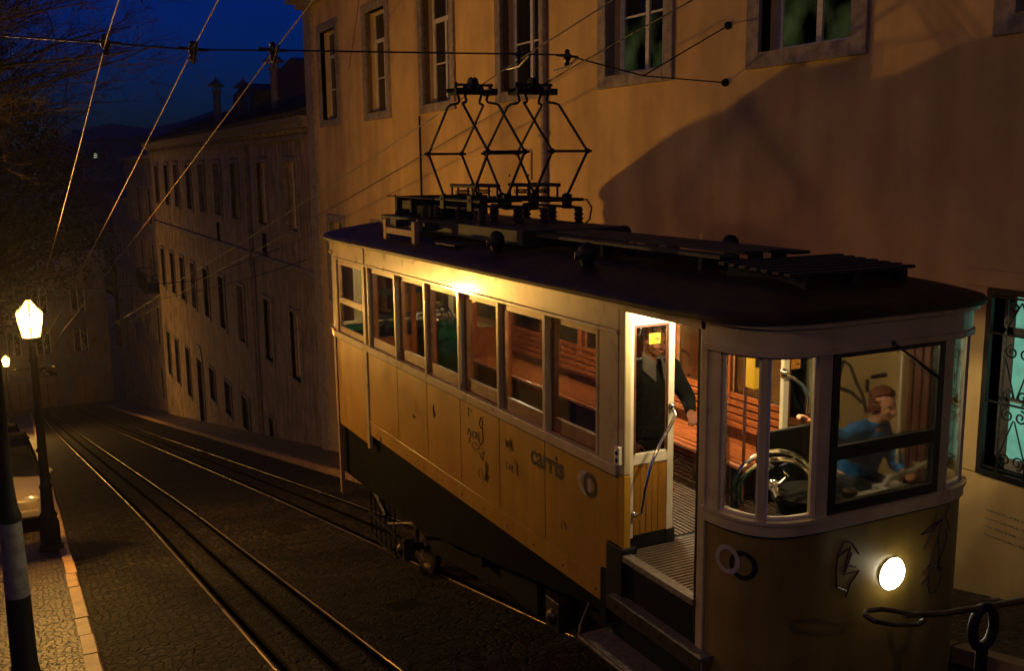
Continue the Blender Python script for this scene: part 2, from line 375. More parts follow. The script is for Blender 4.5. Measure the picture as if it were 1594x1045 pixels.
# ------------------------------------------------------------------ buildings
CACHE = {}
def facade_mesh(X, y0, y1, zb, zt, ops, back=9.0, rev=.28):
    """wall in the plane x=X facing -x, pierced by openings (y0,y1,z0,z1), with reveals, plus side and back walls"""
    mb = MB(); ys = sorted(set([y0, y1]+[o[0] for o in ops]+[o[1] for o in ops])); zs = sorted(set([zb, zt]+[o[2] for o in ops]+[o[3] for o in ops]))
    for i in range(len(ys)-1):
        for j in range(len(zs)-1):
            yc, zc = (ys[i]+ys[i+1])/2, (zs[j]+zs[j+1])/2
            if any(o[0] < yc < o[1] and o[2] < zc < o[3] for o in ops): continue
            mb.add([(X, ys[i], zs[j]), (X, ys[i+1], zs[j]), (X, ys[i+1], zs[j+1]), (X, ys[i], zs[j+1])], [(0, 1, 2, 3)])
    for a, b, c, d in ops:
        r = X+rev
        mb.add([(X, a, c), (X, b, c), (X, b, d), (X, a, d), (r, a, c), (r, b, c), (r, b, d), (r, a, d)], [(0, 4, 5, 1), (1, 5, 6, 2), (2, 6, 7, 3), (3, 7, 4, 0)])
    Xb = X+back
    mb.add([(X, y0, zb), (X, y1, zb), (X, y1, zt), (X, y0, zt), (Xb, y0, zb), (Xb, y1, zb), (Xb, y1, zt), (Xb, y0, zt)], [(0, 3, 7, 4), (1, 5, 6, 2), (4, 7, 6, 5), (3, 2, 6, 7)])
    return mb
def placed(key, mk, parent, off):
    """mesh cached under key; object gets its own location inside the parent"""
    if key not in CACHE:
        o = mk(); CACHE[key] = o.data; o.parent = parent; o.location = off; return o
    n = key[0]; o = bpy.data.objects.new(n, CACHE[key]); COL.objects.link(o); o.parent = parent; o.location = off; return o
def window(parent, X, yc, zb, w, h, kind='tall', sur=.2, surm='stone', sillz=.17, pane='dark_glass', rev=.2, key='', lower=None):
    """stone surround, painted sash with muntins, panes; opening is w x h from zb up"""
    off = Vector((X, yc, zb))-worg(parent)
    def mk_s():
        m = MB(); t = .045
        m.box(-t, .12, -w/2-sur, -w/2, -sillz, h+sur*.9); m.box(-t, .12, w/2, w/2+sur, -sillz, h+sur*.9)
        m.box(-t-.003, .12, -w/2, w/2, -sillz, 0); m.box(-t-.003, .12, -w/2, w/2, h, h+sur*.9)
        return m.build('window_surround', surm, None, bevel=.008)
    if sur > 0: placed(('window_surround', w, h, sur, surm, key), mk_s, parent, off)
    def mk_f():
        m = MB(); a = rev; f = .055; d = .05
        m.box(a, a+d, -w/2, -w/2+f, 0, h); m.box(a, a+d, w/2-f, w/2, 0, h); m.box(a, a+d, -w/2+f, w/2-f, 0, f); m.box(a, a+d, -w/2+f, w/2-f, h-f, h)
        tr = h*.70
        if kind == 'tall':
            m.box(a-.01, a+d, -w/2+f, w/2-f, tr, tr+.08); m.box(a-.012, a+d-.004, -.04, .04, f, tr)
            for z in (tr*.5,): m.box(a+.006, a+d-.01, -w/2+f, w/2-f, z-.014, z+.014)
            m.box(a+.006, a+d-.01, -.014, .014, tr+.08, h-f); 
            m.box(a+.004, a+d-.008, -w/2+f, -w/2+f+.045, f, tr); m.box(a+.004, a+d-.008, w/2-f-.045, w/2-f, f, tr)
        elif kind == 'plain':
            m.box(a-.012, a+d-.004, -.03, .03, f, h-f)
        elif kind == 'four':
            m.box(a-.012, a+d-.004, -.03, .03, f, h-f); m.box(a+.006, a+d-.01, -w/2+f, w/2-f, h*.5-.02, h*.5+.02)
        elif kind == 'door':
            m.box(a, a+d-.006, -w/2+f, w/2-f, f, h-f)
        return m.build('window' if kind != 'door' else 'door', 'sash_paint' if kind != 'door' else 'gate_wood', None)
    nm = 'window' if kind != 'door' else 'door'
    fr = placed((nm, w, h, kind, rev, key), mk_f, parent, off); WORG[fr.name] = Vector((X, yc, zb))
    if kind != 'door':
        def mk_p():
            return B(rev+.027, rev+.035, -w/2+.03, w/2-.03, .03, h-.03).build('pane', pane, None)
        placed(('pane', w, h, rev, pane, key), mk_p, fr, Vector((0, 0, 0)))
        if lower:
            def mk_l(): return B(rev+.018, rev+.024, -w/2+.10, w/2-.10, .06, h*.36).build('glint_sheet', lower, None)  # glowing sheet that paints glints on the lower panes, no lamp behind
            placed(('glint_sheet', w, h, rev, lower), mk_l, fr, Vector((0, 0, 0)))
        if key.startswith('cur'):
            pass
    return fr

# big ochre building beside the carriage
W = 7.4
bg = thing('town_house', (W+4, 11, gz(11)), 'large ochre plaster building with stone framed windows rising right behind the yellow carriage', 'building', 'buildings along the right side of the street')
wy = [24.62, 21.08, 17.70, 14.30, 11.11, 8.02, 4.93, 1.8, -1.4]
ops = []
ow, oh, ozb = 1.32, 2.15, 1.15
for y in wy: ops.append((y-ow/2, y+ow/2, ozb, ozb+oh))
low = [24.55, 21.08, 17.7, 14.3, 11.1]
for y in low: ops.append((y-.56, y+.56, -3.3, -1.38))
gy0, gy1, gz0, gz1 = 3.6, 5.62, -2.66, -1.13
ops.append((gy0, gy1, gz0, gz1))
wall = facade_mesh(W, -9, 26.6, gz(26.6)-.5, 4.25, ops)
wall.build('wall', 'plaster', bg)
# cornice, corner pilaster, plinth band
m = MB(); m.box(W-.22, W, -9, 26.75, 4.05, 4.2); m.box(W-.42, W+9, -9, 26.95, 4.2, 4.42); m.box(W-.34, W+9, -9, 26.87, 4.42, 4.6)
m.build('cornice', 'stone', bg)
m = MB(); m.box(W-.05, W+.3, 25.95, 26.66, gz(26.6)-.4, 4.05); m.build('corner_pilaster', 'stone', bg, bevel=.01)
m = MB(); m.prism([(4.55, -.1), (7.5, 1.6), (12.5, 1.6), (16.6, 0)], 'y', -9, 26.9)
for i in range(len(m.v)): m.v[i].x += 2.6; m.v[i].z += 4.62
m.build('roof', 'roof_tile', bg)
for i, y in enumerate(wy):
    window(bg, W, y, ozb, ow, oh, 'tall', .2, 'stone', .16, key='a' if i not in (4, 5) else 'b', lower='green_glint' if i in (4, 5) else None)
for y in low: window(bg, W, y, -3.3, 1.12, 1.92, 'four', .2, 'stone', .16, key='low')
# downpipes, meter cabinet
m = MB(); m.tube([(W-.05, 13.47, 4.0), (W-.05, 13.47, gz(13.5)+.1)], .055, 8)
for z in (2.5, .4, -1.6, -3.4): m.box(W-.12, W, 13.40, 13.54, z, z+.05)
m.build('downpipe', 'stone', bg, smooth=True)
m = MB(); m.tube([(W-.02, 18.62, .95), (W-.02, 18.62, gz(18.6)+.1)], .02, 6); m.build('downpipe', 'iron', bg, smooth=True)
m = MB(); m.box(W-.035, W, 13.95, 14.75, -.25, .22); m.build('meter_cabinet', 'plaster', bg, bevel=.01)
m = MB(); m.box(W-.045, W-.037, 14.0, 14.04, -.2, -.16); m.box(W-.045, W-.037, 14.66, 14.70, -.2, -.16)
m.build('cabinet_catch', 'iron', bg)
# grilled green window
gw = MB(); a = .04
gw.box(W-a, W+.14, gy1, gy1+.05, gz0-.05, gz1+.05)
for q in ((gy0, gy1, gz0-.05, gz0), (gy0, gy1, gz1, gz1+.05)): gw.box(W-a, W+.14, *q)
gw.box(W-a, W+.14, gy0-.05, gy0, gz0-.05, gz1+.05)
gf = gw.build('window', 'black_paint', bg)
m = MB(); X = W+.13
m.box(X, X+.05, gy0, gy1, -1.50, -1.42); m.box(X, X+.05, gy0, gy0+.06, gz0, gz1); m.box(X, X+.05, gy1-.1, gy1, gz0, gz1); m.box(X, X+.05, gy0, gy1, gz0, gz0+.1); m.box(X, X+.05, gy0, gy1, -2.06, -2.03)
m.box(X, X+.05, 4.56, 4.62, gz0, gz1)
m.build('frame', 'old_stone', gf)
B(X+.02, X+.03, gy0, gy1, gz0, gz1).build('pane', 'green_pane', gf)
m = MB(); gx = W-.02
def twist(y, z0, z1):
    n = int((z1-z0)/.03)
    m.tube([(gx, y, z0+(z1-z0)*i/n) for i in range(n+1)], [.0075 if i % 2 else .0115 for i in range(n+1)], 5)
def spiral(yc, zc, r, s, turns=1.4, a0=0):
    pts = []
    for i in range(26):
        t = i/25; a = a0+s*turns*2*PI*t; rr = r*(1-.78*t); pts.append((gx, yc+rr*math.cos(a), zc+rr*math.sin(a)))
    m.tube(pts, .008, 5)
for y in (5.48, 5.22, 4.96, 4.70, 4.44, 4.18, 3.92): twist(y, gz0, gz1)
for z in (gz0+.03, gz1-.02, -1.46, -2.05): m.box(gx-.006, gx+.006, gy0, gy1, z-.009, z+.009)
for k in range(7):
    yc = 5.35-.26*k
    for s, d in ((1, -.065), (-1, .065)):
        spiral(yc+d*.95, -1.60, .062, s, 1.4, PI/2); spiral(yc+d*.95, -1.97, .062, -s, 1.4, -PI/2); spiral(yc+d*.95, -2.14, .062, s, 1.4, PI/2)
        spiral(yc+d*.95, -2.53, .062, -s, 1.4, -PI/2); spiral(yc+d*.95, -1.22, .05, s, 1.4, PI/2)
        m.tube([(gx, yc+d*1.8, -1.66), (gx, yc+d*.1, -2.0)], .007, 5); m.tube([(gx, yc+d*1.8, -2.5), (gx, yc+d*.1, -2.18)], .007, 5); m.tube([(gx, yc+d*1.8, -1.40), (gx, yc, -1.18)], .007, 5)
m.build('window_grille', 'black_paint', gf)
m = MB(); m.box(W-.035, W+.1, gy0-.2, gy1+.27, gz1+.05, gz1+.2)
m.box(W-.030, W+.1, gy1+.05, gy1+.27, gz0-.05, gz1+.05)
m.build('window_surround', 'plaster', bg, bevel=.01)
# faded stencilled lines on the wall below that window
m = MB(); rr = random.Random(3)
for k in range(4):
    y = 5.56
    while y > 4.3:
        l = rr.uniform(.008, .022); z = -3.03-.075*k; m.box(W-.004, W-.001, y-l, y, z, z+rr.uniform(.008, .02)); y -= l+rr.uniform(.006, .02)
m.build('stencilled_lines', 'stone', bg)
# graffiti on this wall, seen through the carriage windows
def strokes(mb, S, X, yc, zc, s, r=.02, nx=-.004):
    for st in S: mb.tube([(X+nx, yc-u*s, zc+v*s) for u, v in st], r, 4)
m = MB(); strokes(m, [[(-.35, -.6), (-.42, 0), (-.30, .42), (-.15, .35), (.02, .05)], [(-.42, -.05), (-.1, -.08), (.12, -.2)], [(0, .1), (.15, -.1), (.22, -.35)], [(.22, .2), (.22, 0)], [(.3, .25), (.6, .35)]], W, 7.1, -2.25, .62, .022)
strokes(m, [arc(-.1, 0, .25, 40, 320), [(.2, -.05), (.55, .05)], arc(.8, -.1, .16, 0, 360), [(.45, .2), (.5, -.25)]], W, 9.9, -2.5, .7, .022)
m.build('wall_graffiti', 'black_mark', bg)

# second building down the street
X2 = 7.5; Y20, Y21 = 26.62, 60.2
b2 = thing('old_town_house', (X2+4, 43, gz(43)), 'long stained old building with rows of windows, arched door and chimneys, beyond the ochre building', 'building', 'buildings along the right side of the street')
U = [29.2, 33.0, 37.3, 40.6, 44.1, 47.4, 51.1, 54.3, 58.0]
ops = []
for y in U: ops.append((y-.62, y+.62, -1.85, .15))
Mi = [29.6, 33.1, 37.4, 41.05, 44.6, 47.9, 51.1, 54.3, 57.8]
for y in Mi: ops.append((y-.58, y+.58, -6.45, -4.35))
Lo = [(33.3, -9.3, -8.5, .9), (37.6, -9.9, -8.65, 1.3), (41.0, -10.1, -8.7, 1.3), (44.5, -10.2, -8.75, 1.3), (51.2, -11.4, -8.9, 1.2), (54.8, -11.4, -9.0, 1.2), (57.9, -11.5, -9.05, 1.2)]
for y, a, b, w in Lo: ops.append((y-w/2, y+w/2, a, b))
ops.append((47.0, 48.4, -12.05, -8.9))
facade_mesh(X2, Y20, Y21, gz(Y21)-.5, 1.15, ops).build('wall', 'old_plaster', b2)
for y in U: window(b2, X2, y, -1.85, 1.24, 2.0, 'tall', .16, 'old_stone', .14, key='u2')
for y in Mi: window(b2, X2, y, -6.45, 1.16, 2.1, 'tall', .14, 'old_stone', .14, key='m2')
for y, a, b, w in Lo: window(b2, X2, y, a, w, b-a, 'plain', .1, 'old_stone', .1, key='l2')
window(b2, X2, 47.7, -12.05, 1.4, 3.15, 'door', .16, 'old_stone', .0, key='d2')
m = MB(); c = []
for i in range(13):
    a = PI*i/12; c.append((47.7+.86*math.cos(a), -8.9+.75*math.sin(a)))
m.prism(c, 'x', X2-.05, X2+.02); m.build('door_arch', 'old_stone', b2)
m = MB(); m.box(X2-.10, X2, Y20+.1, Y21, .75, .9); m.box(X2-.32, X2+9, Y20-.02, Y21+.1, 1.05, 1.22); m.box(X2-.42, X2+9, Y20-.05, Y21+.15, 1.22, 1.34); m.box(X2-.06, X2, Y20+.1, Y21, -3.05, -2.9)
for i in range(60): m.box(X2-.24, X2, Y20+.3+i*.555, Y20+.5+i*.555, .92, 1.04)
m.build('cornice', 'old_stone', b2)
m = MB(); m.prism([(X2-.45, 1.35), (X2+3.6, 2.9), (X2+9.0, 1.35)], 'y', Y20+.05, Y21-.1)
for i in range(95): m.tube([(X2-.5, Y20+.2+i*.35, 1.40), (X2+3.6, Y20+.2+i*.35, 2.95)], .055, 5)
m.build('roof', 'roof_tile', b2)
for (y, x, zt, r) in ((44.4, 8.4, 3.15, .16), (39.6, 8.5, 2.75, .26), (34.2, 8.4, 3.2, .15)):
    m = MB(); m.tube([(x, y, 1.3), (x, y, zt)], r, 8)
    for k in range(4): a = k*PI/2; m.box(x+.14*math.cos(a)-.03, x+.14*math.cos(a)+.03, y+.14*math.sin(a)-.03, y+.14*math.sin(a)+.03, zt, zt+.25)
    m.lathe((x, y, zt), [(r+.08, 0), (r+.08, .05)], 10); m.lathe((x, y, zt+.25), [(.36, 0), (.36, .04), (.06, .28), (.02, .42)], 10)
    m.build('chimney', 'old_stone', b2)
m = MB(); m.prism([(36.6, 1.8), (36.6, 2.75), (38.6, 3.1), (40.6, 2.75), (40.6, 1.8)], 'x', 8.3, 11); dm = m.build('dormer', 'roof_tile', b2)
B(8.26, 8.3, 37.4, 38.0, 2.0, 2.6).build('window', 'dark_glass', dm)
m = MB(); m.prism([(30.2, 1.8), (30.2, 3.1), (31.6, 3.35), (33.4, 3.1), (33.4, 1.8)], 'x', 8.3, 11); m.build('dormer', 'roof_tile', b2)
m = MB(); m.tube([(X2-.08, 35.0, 1.0), (X2-.08, 35.0, gz(35)+.1)], .05, 6); m.build('downpipe', 'old_stone', b2)
for y, z in ((41.0, -2.9), (33.0, -2.9)): B(X2-.02, X2+.01, y-.25, y+.25, z, z+.75).build('wall_vent', 'dark_glass', b2)

# third and fourth houses in the dark
X3 = 7.9
b3 = thing('dark_town_house', (X3+4, 68, gz(68)), 'dark unlit house with a balcony, further down beyond the stained old building', 'building', 'buildings along the right side of the street')
ops = []
rows = [(-3.4, -1.2), (-7.0, -4.6), (-10.9, -8.5), (-14.4, -12.4)]
ys3 = [62.2, 65.0, 67.8, 70.6, 73.4, 76.2]
for a, b in rows:
    for y in ys3: ops.append((y-.55, y+.55, a, b))
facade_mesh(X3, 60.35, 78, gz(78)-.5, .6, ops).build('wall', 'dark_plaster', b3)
for a, b in rows:
    for y in ys3: window(b3, X3, y, a, 1.1, b-a, 'plain', .12, 'old_stone', .1, key='t3')
m = MB(); m.box(X3-.35, X3+9, 60.3, 78.1, .6, .8); m.build('cornice', 'old_stone', b3)
m = MB(); m.prism([(X3-.4, .8), (X3+3.5, 2.2), (X3+9, .8)], 'y', 60.4, 78); m.build('roof', 'roof_tile', b3)
m = MB(); m.box(X3-1.0, X3, 61.2, 66.2, -7.25, -7.1)
for i in range(34): m.box(X3-.98, X3-.95, 61.25+i*.15, 61.28+i*.15, -7.1, -6.2)
m.box(X3-1.0, X3-.93, 61.2, 66.2, -6.2, -6.14); m.box(X3-1.0, X3, 61.2, 61.25, -6.2, -6.14); m.box(X3-1.0, X3, 66.15, 66.2, -6.2, -6.14)
m.build('balcony', 'iron', b3)
b4 = thing('narrow_dark_house', (X3+4, 86, gz(86)), 'narrow dark house at the foot of the street, beside the pale facade', 'building', 'buildings along the right side of the street')
ops = []; ys4 = [80.5, 83.5, 86.5, 89.5]; rows = [(-6.8, -4.6), (-10.6, -8.2), (-14.4, -12.0), (-18.3, -15.8)]
for a, b in rows:
    for y in ys4: ops.append((y-.55, y+.55, a, b))
facade_mesh(X3+.1, 78.15, 92, gz(92)-1.0, -2.3, ops).build('wall', 'dark_plaster', b4)
for a, b in rows:
    for y in ys4: window(b4, X3+.1, y, a, 1.1, b-a, 'plain', .12, 'old_stone', .1, key='t4')
m = MB(); m.box(X3-.25, X3+9, 78.15, 92.1, -2.3, -2.1); m.build('cornice', 'old_stone', b4)
m = MB(); m.prism([(X3-.3, -2.1), (X3+3.5, -.8), (X3+9, -2.1)], 'y', 78.2, 92); m.build('roof', 'roof_tile', b4)

# building closing the street at its foot (faces the camera, +x to the right)
YE = 97.0
be = thing('pale_corner_building', (3.5, YE+5, -21.1), 'pale building closing the foot of the street, arched doorway and white parapet', 'building')
def facadeY(Y, x0, x1, zb, zt, ops, back=9):
    f = facade_mesh(0, x0, x1, zb, zt, ops, back)
    f.v = [Vector((v.y, Y+v.x, v.z)) for v in f.v]; return f
ops = [(1.2, 2.6, -21.1, -18.3), (4.4, 5.6, -21.1, -18.6), (-.9, .2, -21.1, -18.6), (1.3, 2.5, -16.3, -14.2), (4.4, 5.6, -16.3, -14.2), (4.4, 5.6, -12.6, -10.6), (1.3, 2.5, -12.6, -10.6), (-1.0, .1, -16.3, -14.2)]
facadeY(YE, -2.2, 7.4, -21.3, -8.6, ops).build('wall', 'end_plaster', be)
for i, (a, b, c, d) in enumerate(ops):
    m = MB(); m.box(a, b, YE+.22, YE+.27, c, d)
    if i < 3: o = m.build('door', 'pale_wood', be); B((a+b)/2-.03, (a+b)/2+.03, YE+.19, YE+.215, c, d).build('door_meeting_strip', 'gate_wood', o)
    else:
        o = m.build('window', 'dark_glass', be)
        k = MB(); k.box((a+b)/2-.04, (a+b)/2+.04, YE+.17, YE+.215, c, d); k.box(a, a+.07, YE+.17, YE+.215, c, d); k.box(b-.07, b, YE+.17, YE+.215, c, d); k.build('sash', 'sash_paint', o)
m = MB(); c = [(1.9+1.0*math.cos(PI*i/14), -18.3+1.2*math.sin(PI*i/14)) for i in range(15)]
m.prism(c, 'y', YE-.04, YE+.05); fl = m.build('fanlight', 'dark_glass', be)
m = MB(); m.torus((1.9, YE-.05, -18.3), 1.05, .08, Matrix.Rotation(PI/2, 3, 'X'), 16, 6, 0, PI); m.build('arch_moulding', 'stone', be)
m = MB(); m.box(-2.4, 7.5, YE-.35, YE, -8.8, -8.4); m.box(3.8, 7.5, YE-.45, YE+.3, -8.4, -7.2); m.box(-2.3, 7.4, YE-.15, YE, -17.2, -16.9)
for x in (-2.1, 3.2, 6.4): m.box(x, x+.5, YE-.12, YE, -21.2, -8.8)
m.build('parapet', 'white_band', be)

# low house beyond with white gable, and houses on the far hill
mb = MB()
n = 40
for i in range(n+1):
    x = -260+13*i
    h = 9+5*math.sin(i*.55)+3*math.sin(i*1.7+1)+(4 if x < 0 else 0)
    mb.v += [Vector((x, 300, -22)), Vector((x, 330, h*.9)), Vector((x, 420, h+6)), Vector((x, 600, -22))]
for i in range(n):
    for k in range(3): mb.f.append((i*4+k, i*4+4+k, i*4+5+k, i*4+1+k))
struct(mb, 'hills', 'hill', True)
def hill_house(x, y, z, w, h, lab, lights, col='dark_plaster'):
    t = thing('hillside_house', (x, y, z), lab, 'house', 'houses on the far dark hillside')
    B(x-w/2, x+w/2, y, y+6, z-2, z+h).build('wall', col, t)
    MB().prism([(x-w/2-.3, z+h), (x, z+h+1.6), (x+w/2+.3, z+h)], 'y', y-.3, y+6.3).build('roof', 'roof_tile', t)
    for k in range(int(w//2)):
        for r in range(int(h//3)):
            B(x-w/2+.6+k*2, x-w/2+1.4+k*2, y-.03, y, z+.9+3*r, z+2.1+3*r).build('window', ('far_light' if (k, r) in lights else 'dark_glass'), t)
# ------------------------------------------------------------------ the funicular carriage
XL, XR, CX = 3.757, 5.70, 4.7285
FL = -2.80; ZS = -3.24
car = thing('funicular_carriage', (CX, 8.735, gz(8.735)), 'yellow and cream funicular carriage with lit interior and two pantographs, standing on the steep tracks', 'funicular')
def part(mb, name, m, parent=None, **k): return mb.build(name, m, parent or car, **k)
PLAN = [(3.757,4.82),(3.768,4.66),(3.805,4.51),(3.87,4.405),(3.97,4.34),(4.10,4.31),(4.25,4.30),(4.73,4.30),(5.21,4.30),(5.36,4.31),(5.49,4.34),(5.59,4.405),(5.655,4.51),(5.69,4.66),(5.70,4.82)]
def resamp(P, step=.03):
    out = [Vector(P[0])]; 
    for a, b in zip(P[:-1], P[1:]):
        a, b = Vector(a), Vector(b); n = max(1, int(round((b-a).length/step)))
        out += [a+(b-a)*i/n for i in range(1, n+1)]
    for _ in range(3): out = [out[0]]+[(out[i-1]+out[i]*2+out[i+1])/4 for i in range(1, len(out)-1)]+[out[-1]]
    return out
PF = resamp(PLAN); cum = [0]
for a, b in zip(PF[:-1], PF[1:]): cum.append(cum[-1]+(b-a).length)
LF = cum[-1]
def fpt(s, off=0, rear=False):
    s = max(0, min(LF, s)); i = 0
    while i < len(cum)-2 and cum[i+1] < s: i += 1
    t = (s-cum[i])/(cum[i+1]-cum[i]); p = PF[i].lerp(PF[i+1], t)
    a, b = PF[max(0, i-1)], PF[min(len(PF)-1, i+2)]; d = (b-a).normalized(); n = Vector((d.y, -d.x))
    if n.dot(p-Vector((CX, 6.0))) < 0: n = -n
    p = p+n*off
    return Vector((p.x, 17.47-p.y)) if rear else p
def strip(s0, s1, z0, z1, o0, o1, mb=None, rear=False, zf=None):
    mb = mb or MB(); n = max(1, int((s1-s0)/.035)); vs = []
    zz = zf if zf else (lambda z, s: z)
    for i in range(n+1):
        s = s0+(s1-s0)*i/n; a = fpt(s, o0, rear); b = fpt(s, o1, rear)
        vs += [(a.x, a.y, zz(z0, s)), (b.x, b.y, zz(z0, s)), (b.x, b.y, zz(z1, s)), (a.x, a.y, zz(z1, s))]
    fs = [(0, 1, 2, 3), (n*4, n*4+3, n*4+2, n*4+1)]
    for i in range(n):
        for k in range(4): fs.append((i*4+k, i*4+4+k, i*4+4+(k+1) % 4, i*4+(k+1) % 4))
    return mb.add(vs, fs)
def onfront(s, z, off=.004): p = fpt(s, off); return Vector((p.x, p.y, z))

# --- ends: apron, belt, posts, head band, windows
for rear in (False, True):
    zb = -3.5 if not rear else -3.42
    part(strip(0, LF, zb, -2.235, -.03, 0, rear=rear), 'end_apron', 'yellow_shaded' if not rear else 'yellow', smooth=True)
    part(strip(0, LF, -2.235, -2.218, -.02, .008, rear=rear), 'belt_line', 'black_paint')
    part(strip(0, LF, -2.218, -2.135, -.035, .022, rear=rear), 'belt_rail', 'cream', smooth=True)
    part(strip(0, LF, -2.145, -2.125, -.09, .035, rear=rear), 'window_sill', 'cream')
    part(strip(0, LF, -1.10, -.90, -.03, .012, rear=rear), 'head_band', 'cream', smooth=True)
    part(strip(0, LF, -1.125, -1.09, -.03, .028, rear=rear), 'head_moulding', 'cream', smooth=True)
    part(strip(0, LF, -.955, -.90, 0, .05, rear=rear), 'cornice', 'cream', smooth=True)
    part(strip(0.03, LF-.03, -3.0, -2.15, -.06, -.04, rear=rear), 'inner_lining', 'green_paint')
    posts = [(0, .13), (.405, .445), (.765, .865), (1.805, 1.905), (LF-.445, LF-.405), (LF-.13, LF)]
    for a, b in posts: part(strip(a, b, -2.13, -1.10, -.045, .004, rear=rear), 'window_post', 'cream', bevel=.004)
    for a, b in ((.13, .405), (.445, .765), (LF-.765, LF-.445), (LF-.405, LF-.13)):
        f = MB()
        strip(a, a+.018, -2.125, -1.125, -.038, -.016, f, rear); strip(b-.018, b, -2.125, -1.125, -.038, -.016, f, rear)
        strip(a+.018, b-.018, -2.125, -2.105, -.038, -.016, f, rear); strip(a+.018, b-.018, -1.143, -1.125, -.038, -.016, f, rear)
        w = part(f, 'end_window', 'cream_in')
        part(strip(a+.018, b-.018, -2.105, -1.143, -.029, -.024, rear=rear), 'pane', 'glass', w)
    # the big black sash
    f = MB(); a, b = .865, 1.805
    strip(a, a+.055, -2.125, -1.105, -.03, .012, f, rear); strip(b-.055, b, -2.125, -1.105, -.03, .012, f, rear)
    for z0, z1 in ((-2.125, -2.06), (-1.155, -1.105), (-1.785, -1.70)): strip(a+.055, b-.055, z0, z1, -.03, .012, f, rear)
    sw = part(f, 'windscreen', 'black_paint')
    part(strip(a+.055, b-.055, -2.06, -1.785, -.012, -.007, rear=rear), 'pane', 'glass', sw)
    part(strip(a+.055, b-.055, -1.70, -1.155, -.012, -.007, rear=rear), 'pane', 'glass', sw)
    if not rear:
        m = MB(); p0 = onfront(1.32, -1.10, .03); p1 = onfront(1.75, -1.36, .022)
        m.tube([p0, p1], .008, 6); m.ball(p0, .018, 8, 6); m.tube([onfront(1.55, -1.24, .02), onfront(1.76, -1.37, .02)], .012, 4)
        part(m, 'wiper', 'black_paint')
    # lower valance and bumper iron
    part(strip(0, LF, zb-.12, zb, -.12, -.07, rear=rear), 'buffer_beam', 'under')
# headlight (lamp bowl, ring, lens)
hc = onfront(1.43, -2.61, 0)
m = MB(); m.lathe((hc.x, hc.y, hc.z), [(.085, .004), (.104, .004), (.107, -.015), (.104, -.024), (.098, -.026)], 24, 'y')
hl = part(m, 'headlight', 'chrome', smooth=True)
m = MB(); m.lathe((hc.x, hc.y-.020, hc.z), [(.107, 0), (.098, -.012), (.07, -.024), (.03, -.030), (.001, -.031)], 24, 'y')
part(m, 'headlight_lens', 'head_glow', hl, smooth=True)
light('headlight_lamp', 'SPOT', (hc.x, hc.y-.12, hc.z), (1, .86, .6), 20, car, .06, rot=(R_(78), 0, R_(180)), spot=R_(80), blend=.9)
light('headlight_spill', 'POINT', (hc.x, hc.y-.11, hc.z), (1, .80, .5), .45, car, .06)

# ring emblems and writing
def ringdecal(front, c, z, r0, r1, mt, name, off):
    m = MB(); n = 36; vs = []
    for k in range(n):
        a = 2*PI*k/n
        for r in (r0, r1):
            u, w = r*math.cos(a), r*math.sin(a)
            vs.append(onfront(c+u, z+w, off) if front else Vector((XL-off, c-u, z+w)))
    m.add(vs, [(2*k, 2*k+1, (2*k+3) % (2*n), (2*k+2) % (2*n)) for k in range(n)])
    return part(m, name, mt)
ringdecal(True, .215, -2.42, .062, .094, 'white_mark', 'ring_emblem', .0045)
ringdecal(True, .325, -2.43, .062, .094, 'black_mark', 'ring_emblem', .0035)
ringdecal(False, 6.265, -2.400, .058, .098, 'white_mark', 'ring_emblem', .0085)
ringdecal(False, 6.185, -2.400, .058, .098, 'black_mark', 'ring_emblem', .0095)
text_mesh('carris', .25, 'lettering', 'black_mark', car, (XL-.0085, 7.15, -2.475), (0, -1, 0), (0, 0, 1), .002, 1.0, True, 1.0)
def gfront(S, s0, z0, k, r=.0045):
    m = MB()
    for st in S: m.tube([onfront(s0+u*k, z0+v*k, .0005) for u, v in st], r*.85, 4)
    part(m, 'graffiti', 'black_mark')
def gside(S, y0, z0, k, r=.003):
    m = MB()
    for st in S: m.tube([(XL-.009, y0-u*k, z0+v*k) for u, v in st], r, 4)
    part(m, 'graffiti', 'black_mark')
gfront([[(.9, .35), (.6, .75), (.3, .85), (.05, .5), (0, 0), (.05, -.55), (.45, -.75)], [(.05, .4), (.35, .55), (.55, .62), (.4, .2), (.3, -.1)], [(.62, .45), (.35, -.15), (.5, .05), (.8, -.05)], [(.3, -.2), (.95, -.2), (.6, -.55), (.45, -.95)]], .965, -2.50, .205, .0055)
gfront([[(-.6, .1), (-.1, .35), (.5, .5)], [(-.6, .1), (0, .15), (.6, .55)], [(.15, .8), (0, .2), (-.3, -.3), (-.45, -.5)], [(-.05, .3), (.55, .45), (.35, 0), (.05, -.7), (-.05, -1.3)],
        [(.95, 1.0), (.7, .6), (.95, .1), (1.1, -.05), (.75, .0)], [(.75, .05), (.9, -.25), (.7, -.7), (.45, -1.2), (.5, -1.5)], [(.35, -.1), (.45, -.9), (.55, -1.55)], [(.1, -1.35), (.75, -1.5), (.4, -1.1), (.15, -1.6)],
        [(-.05, -1.4), (-.1, -2.0), (.05, -2.35), (.35, -2.4), (.6, -2.0), (.65, -1.5)], [(-.4, -1.5), (-.1, -1.2), (-.05, -1.6), (-.45, -1.9)]], 1.80, -2.42, .175, .0055)
gfront([[(-.5, 0), (0, -.06), (.6, -.03), (1.0, .03)]], .40, -3.05, .3, .003)
def jag(seed, n, w, h):
    r = random.Random(seed); return [[(r.uniform(0, w), r.uniform(-h, h)) for _ in range(r.randint(3, 5))] for _ in range(n)]
gside([[(0, .4), (.05, -.1), (.12, -.35)], [(-.02, .3), (.1, .5), (.12, 0), (.02, -.2), (.2, -.1), (.3, .05)], [(.25, .1), (.32, -.15), (.45, -.1)]], 9.30, -2.52, .17)
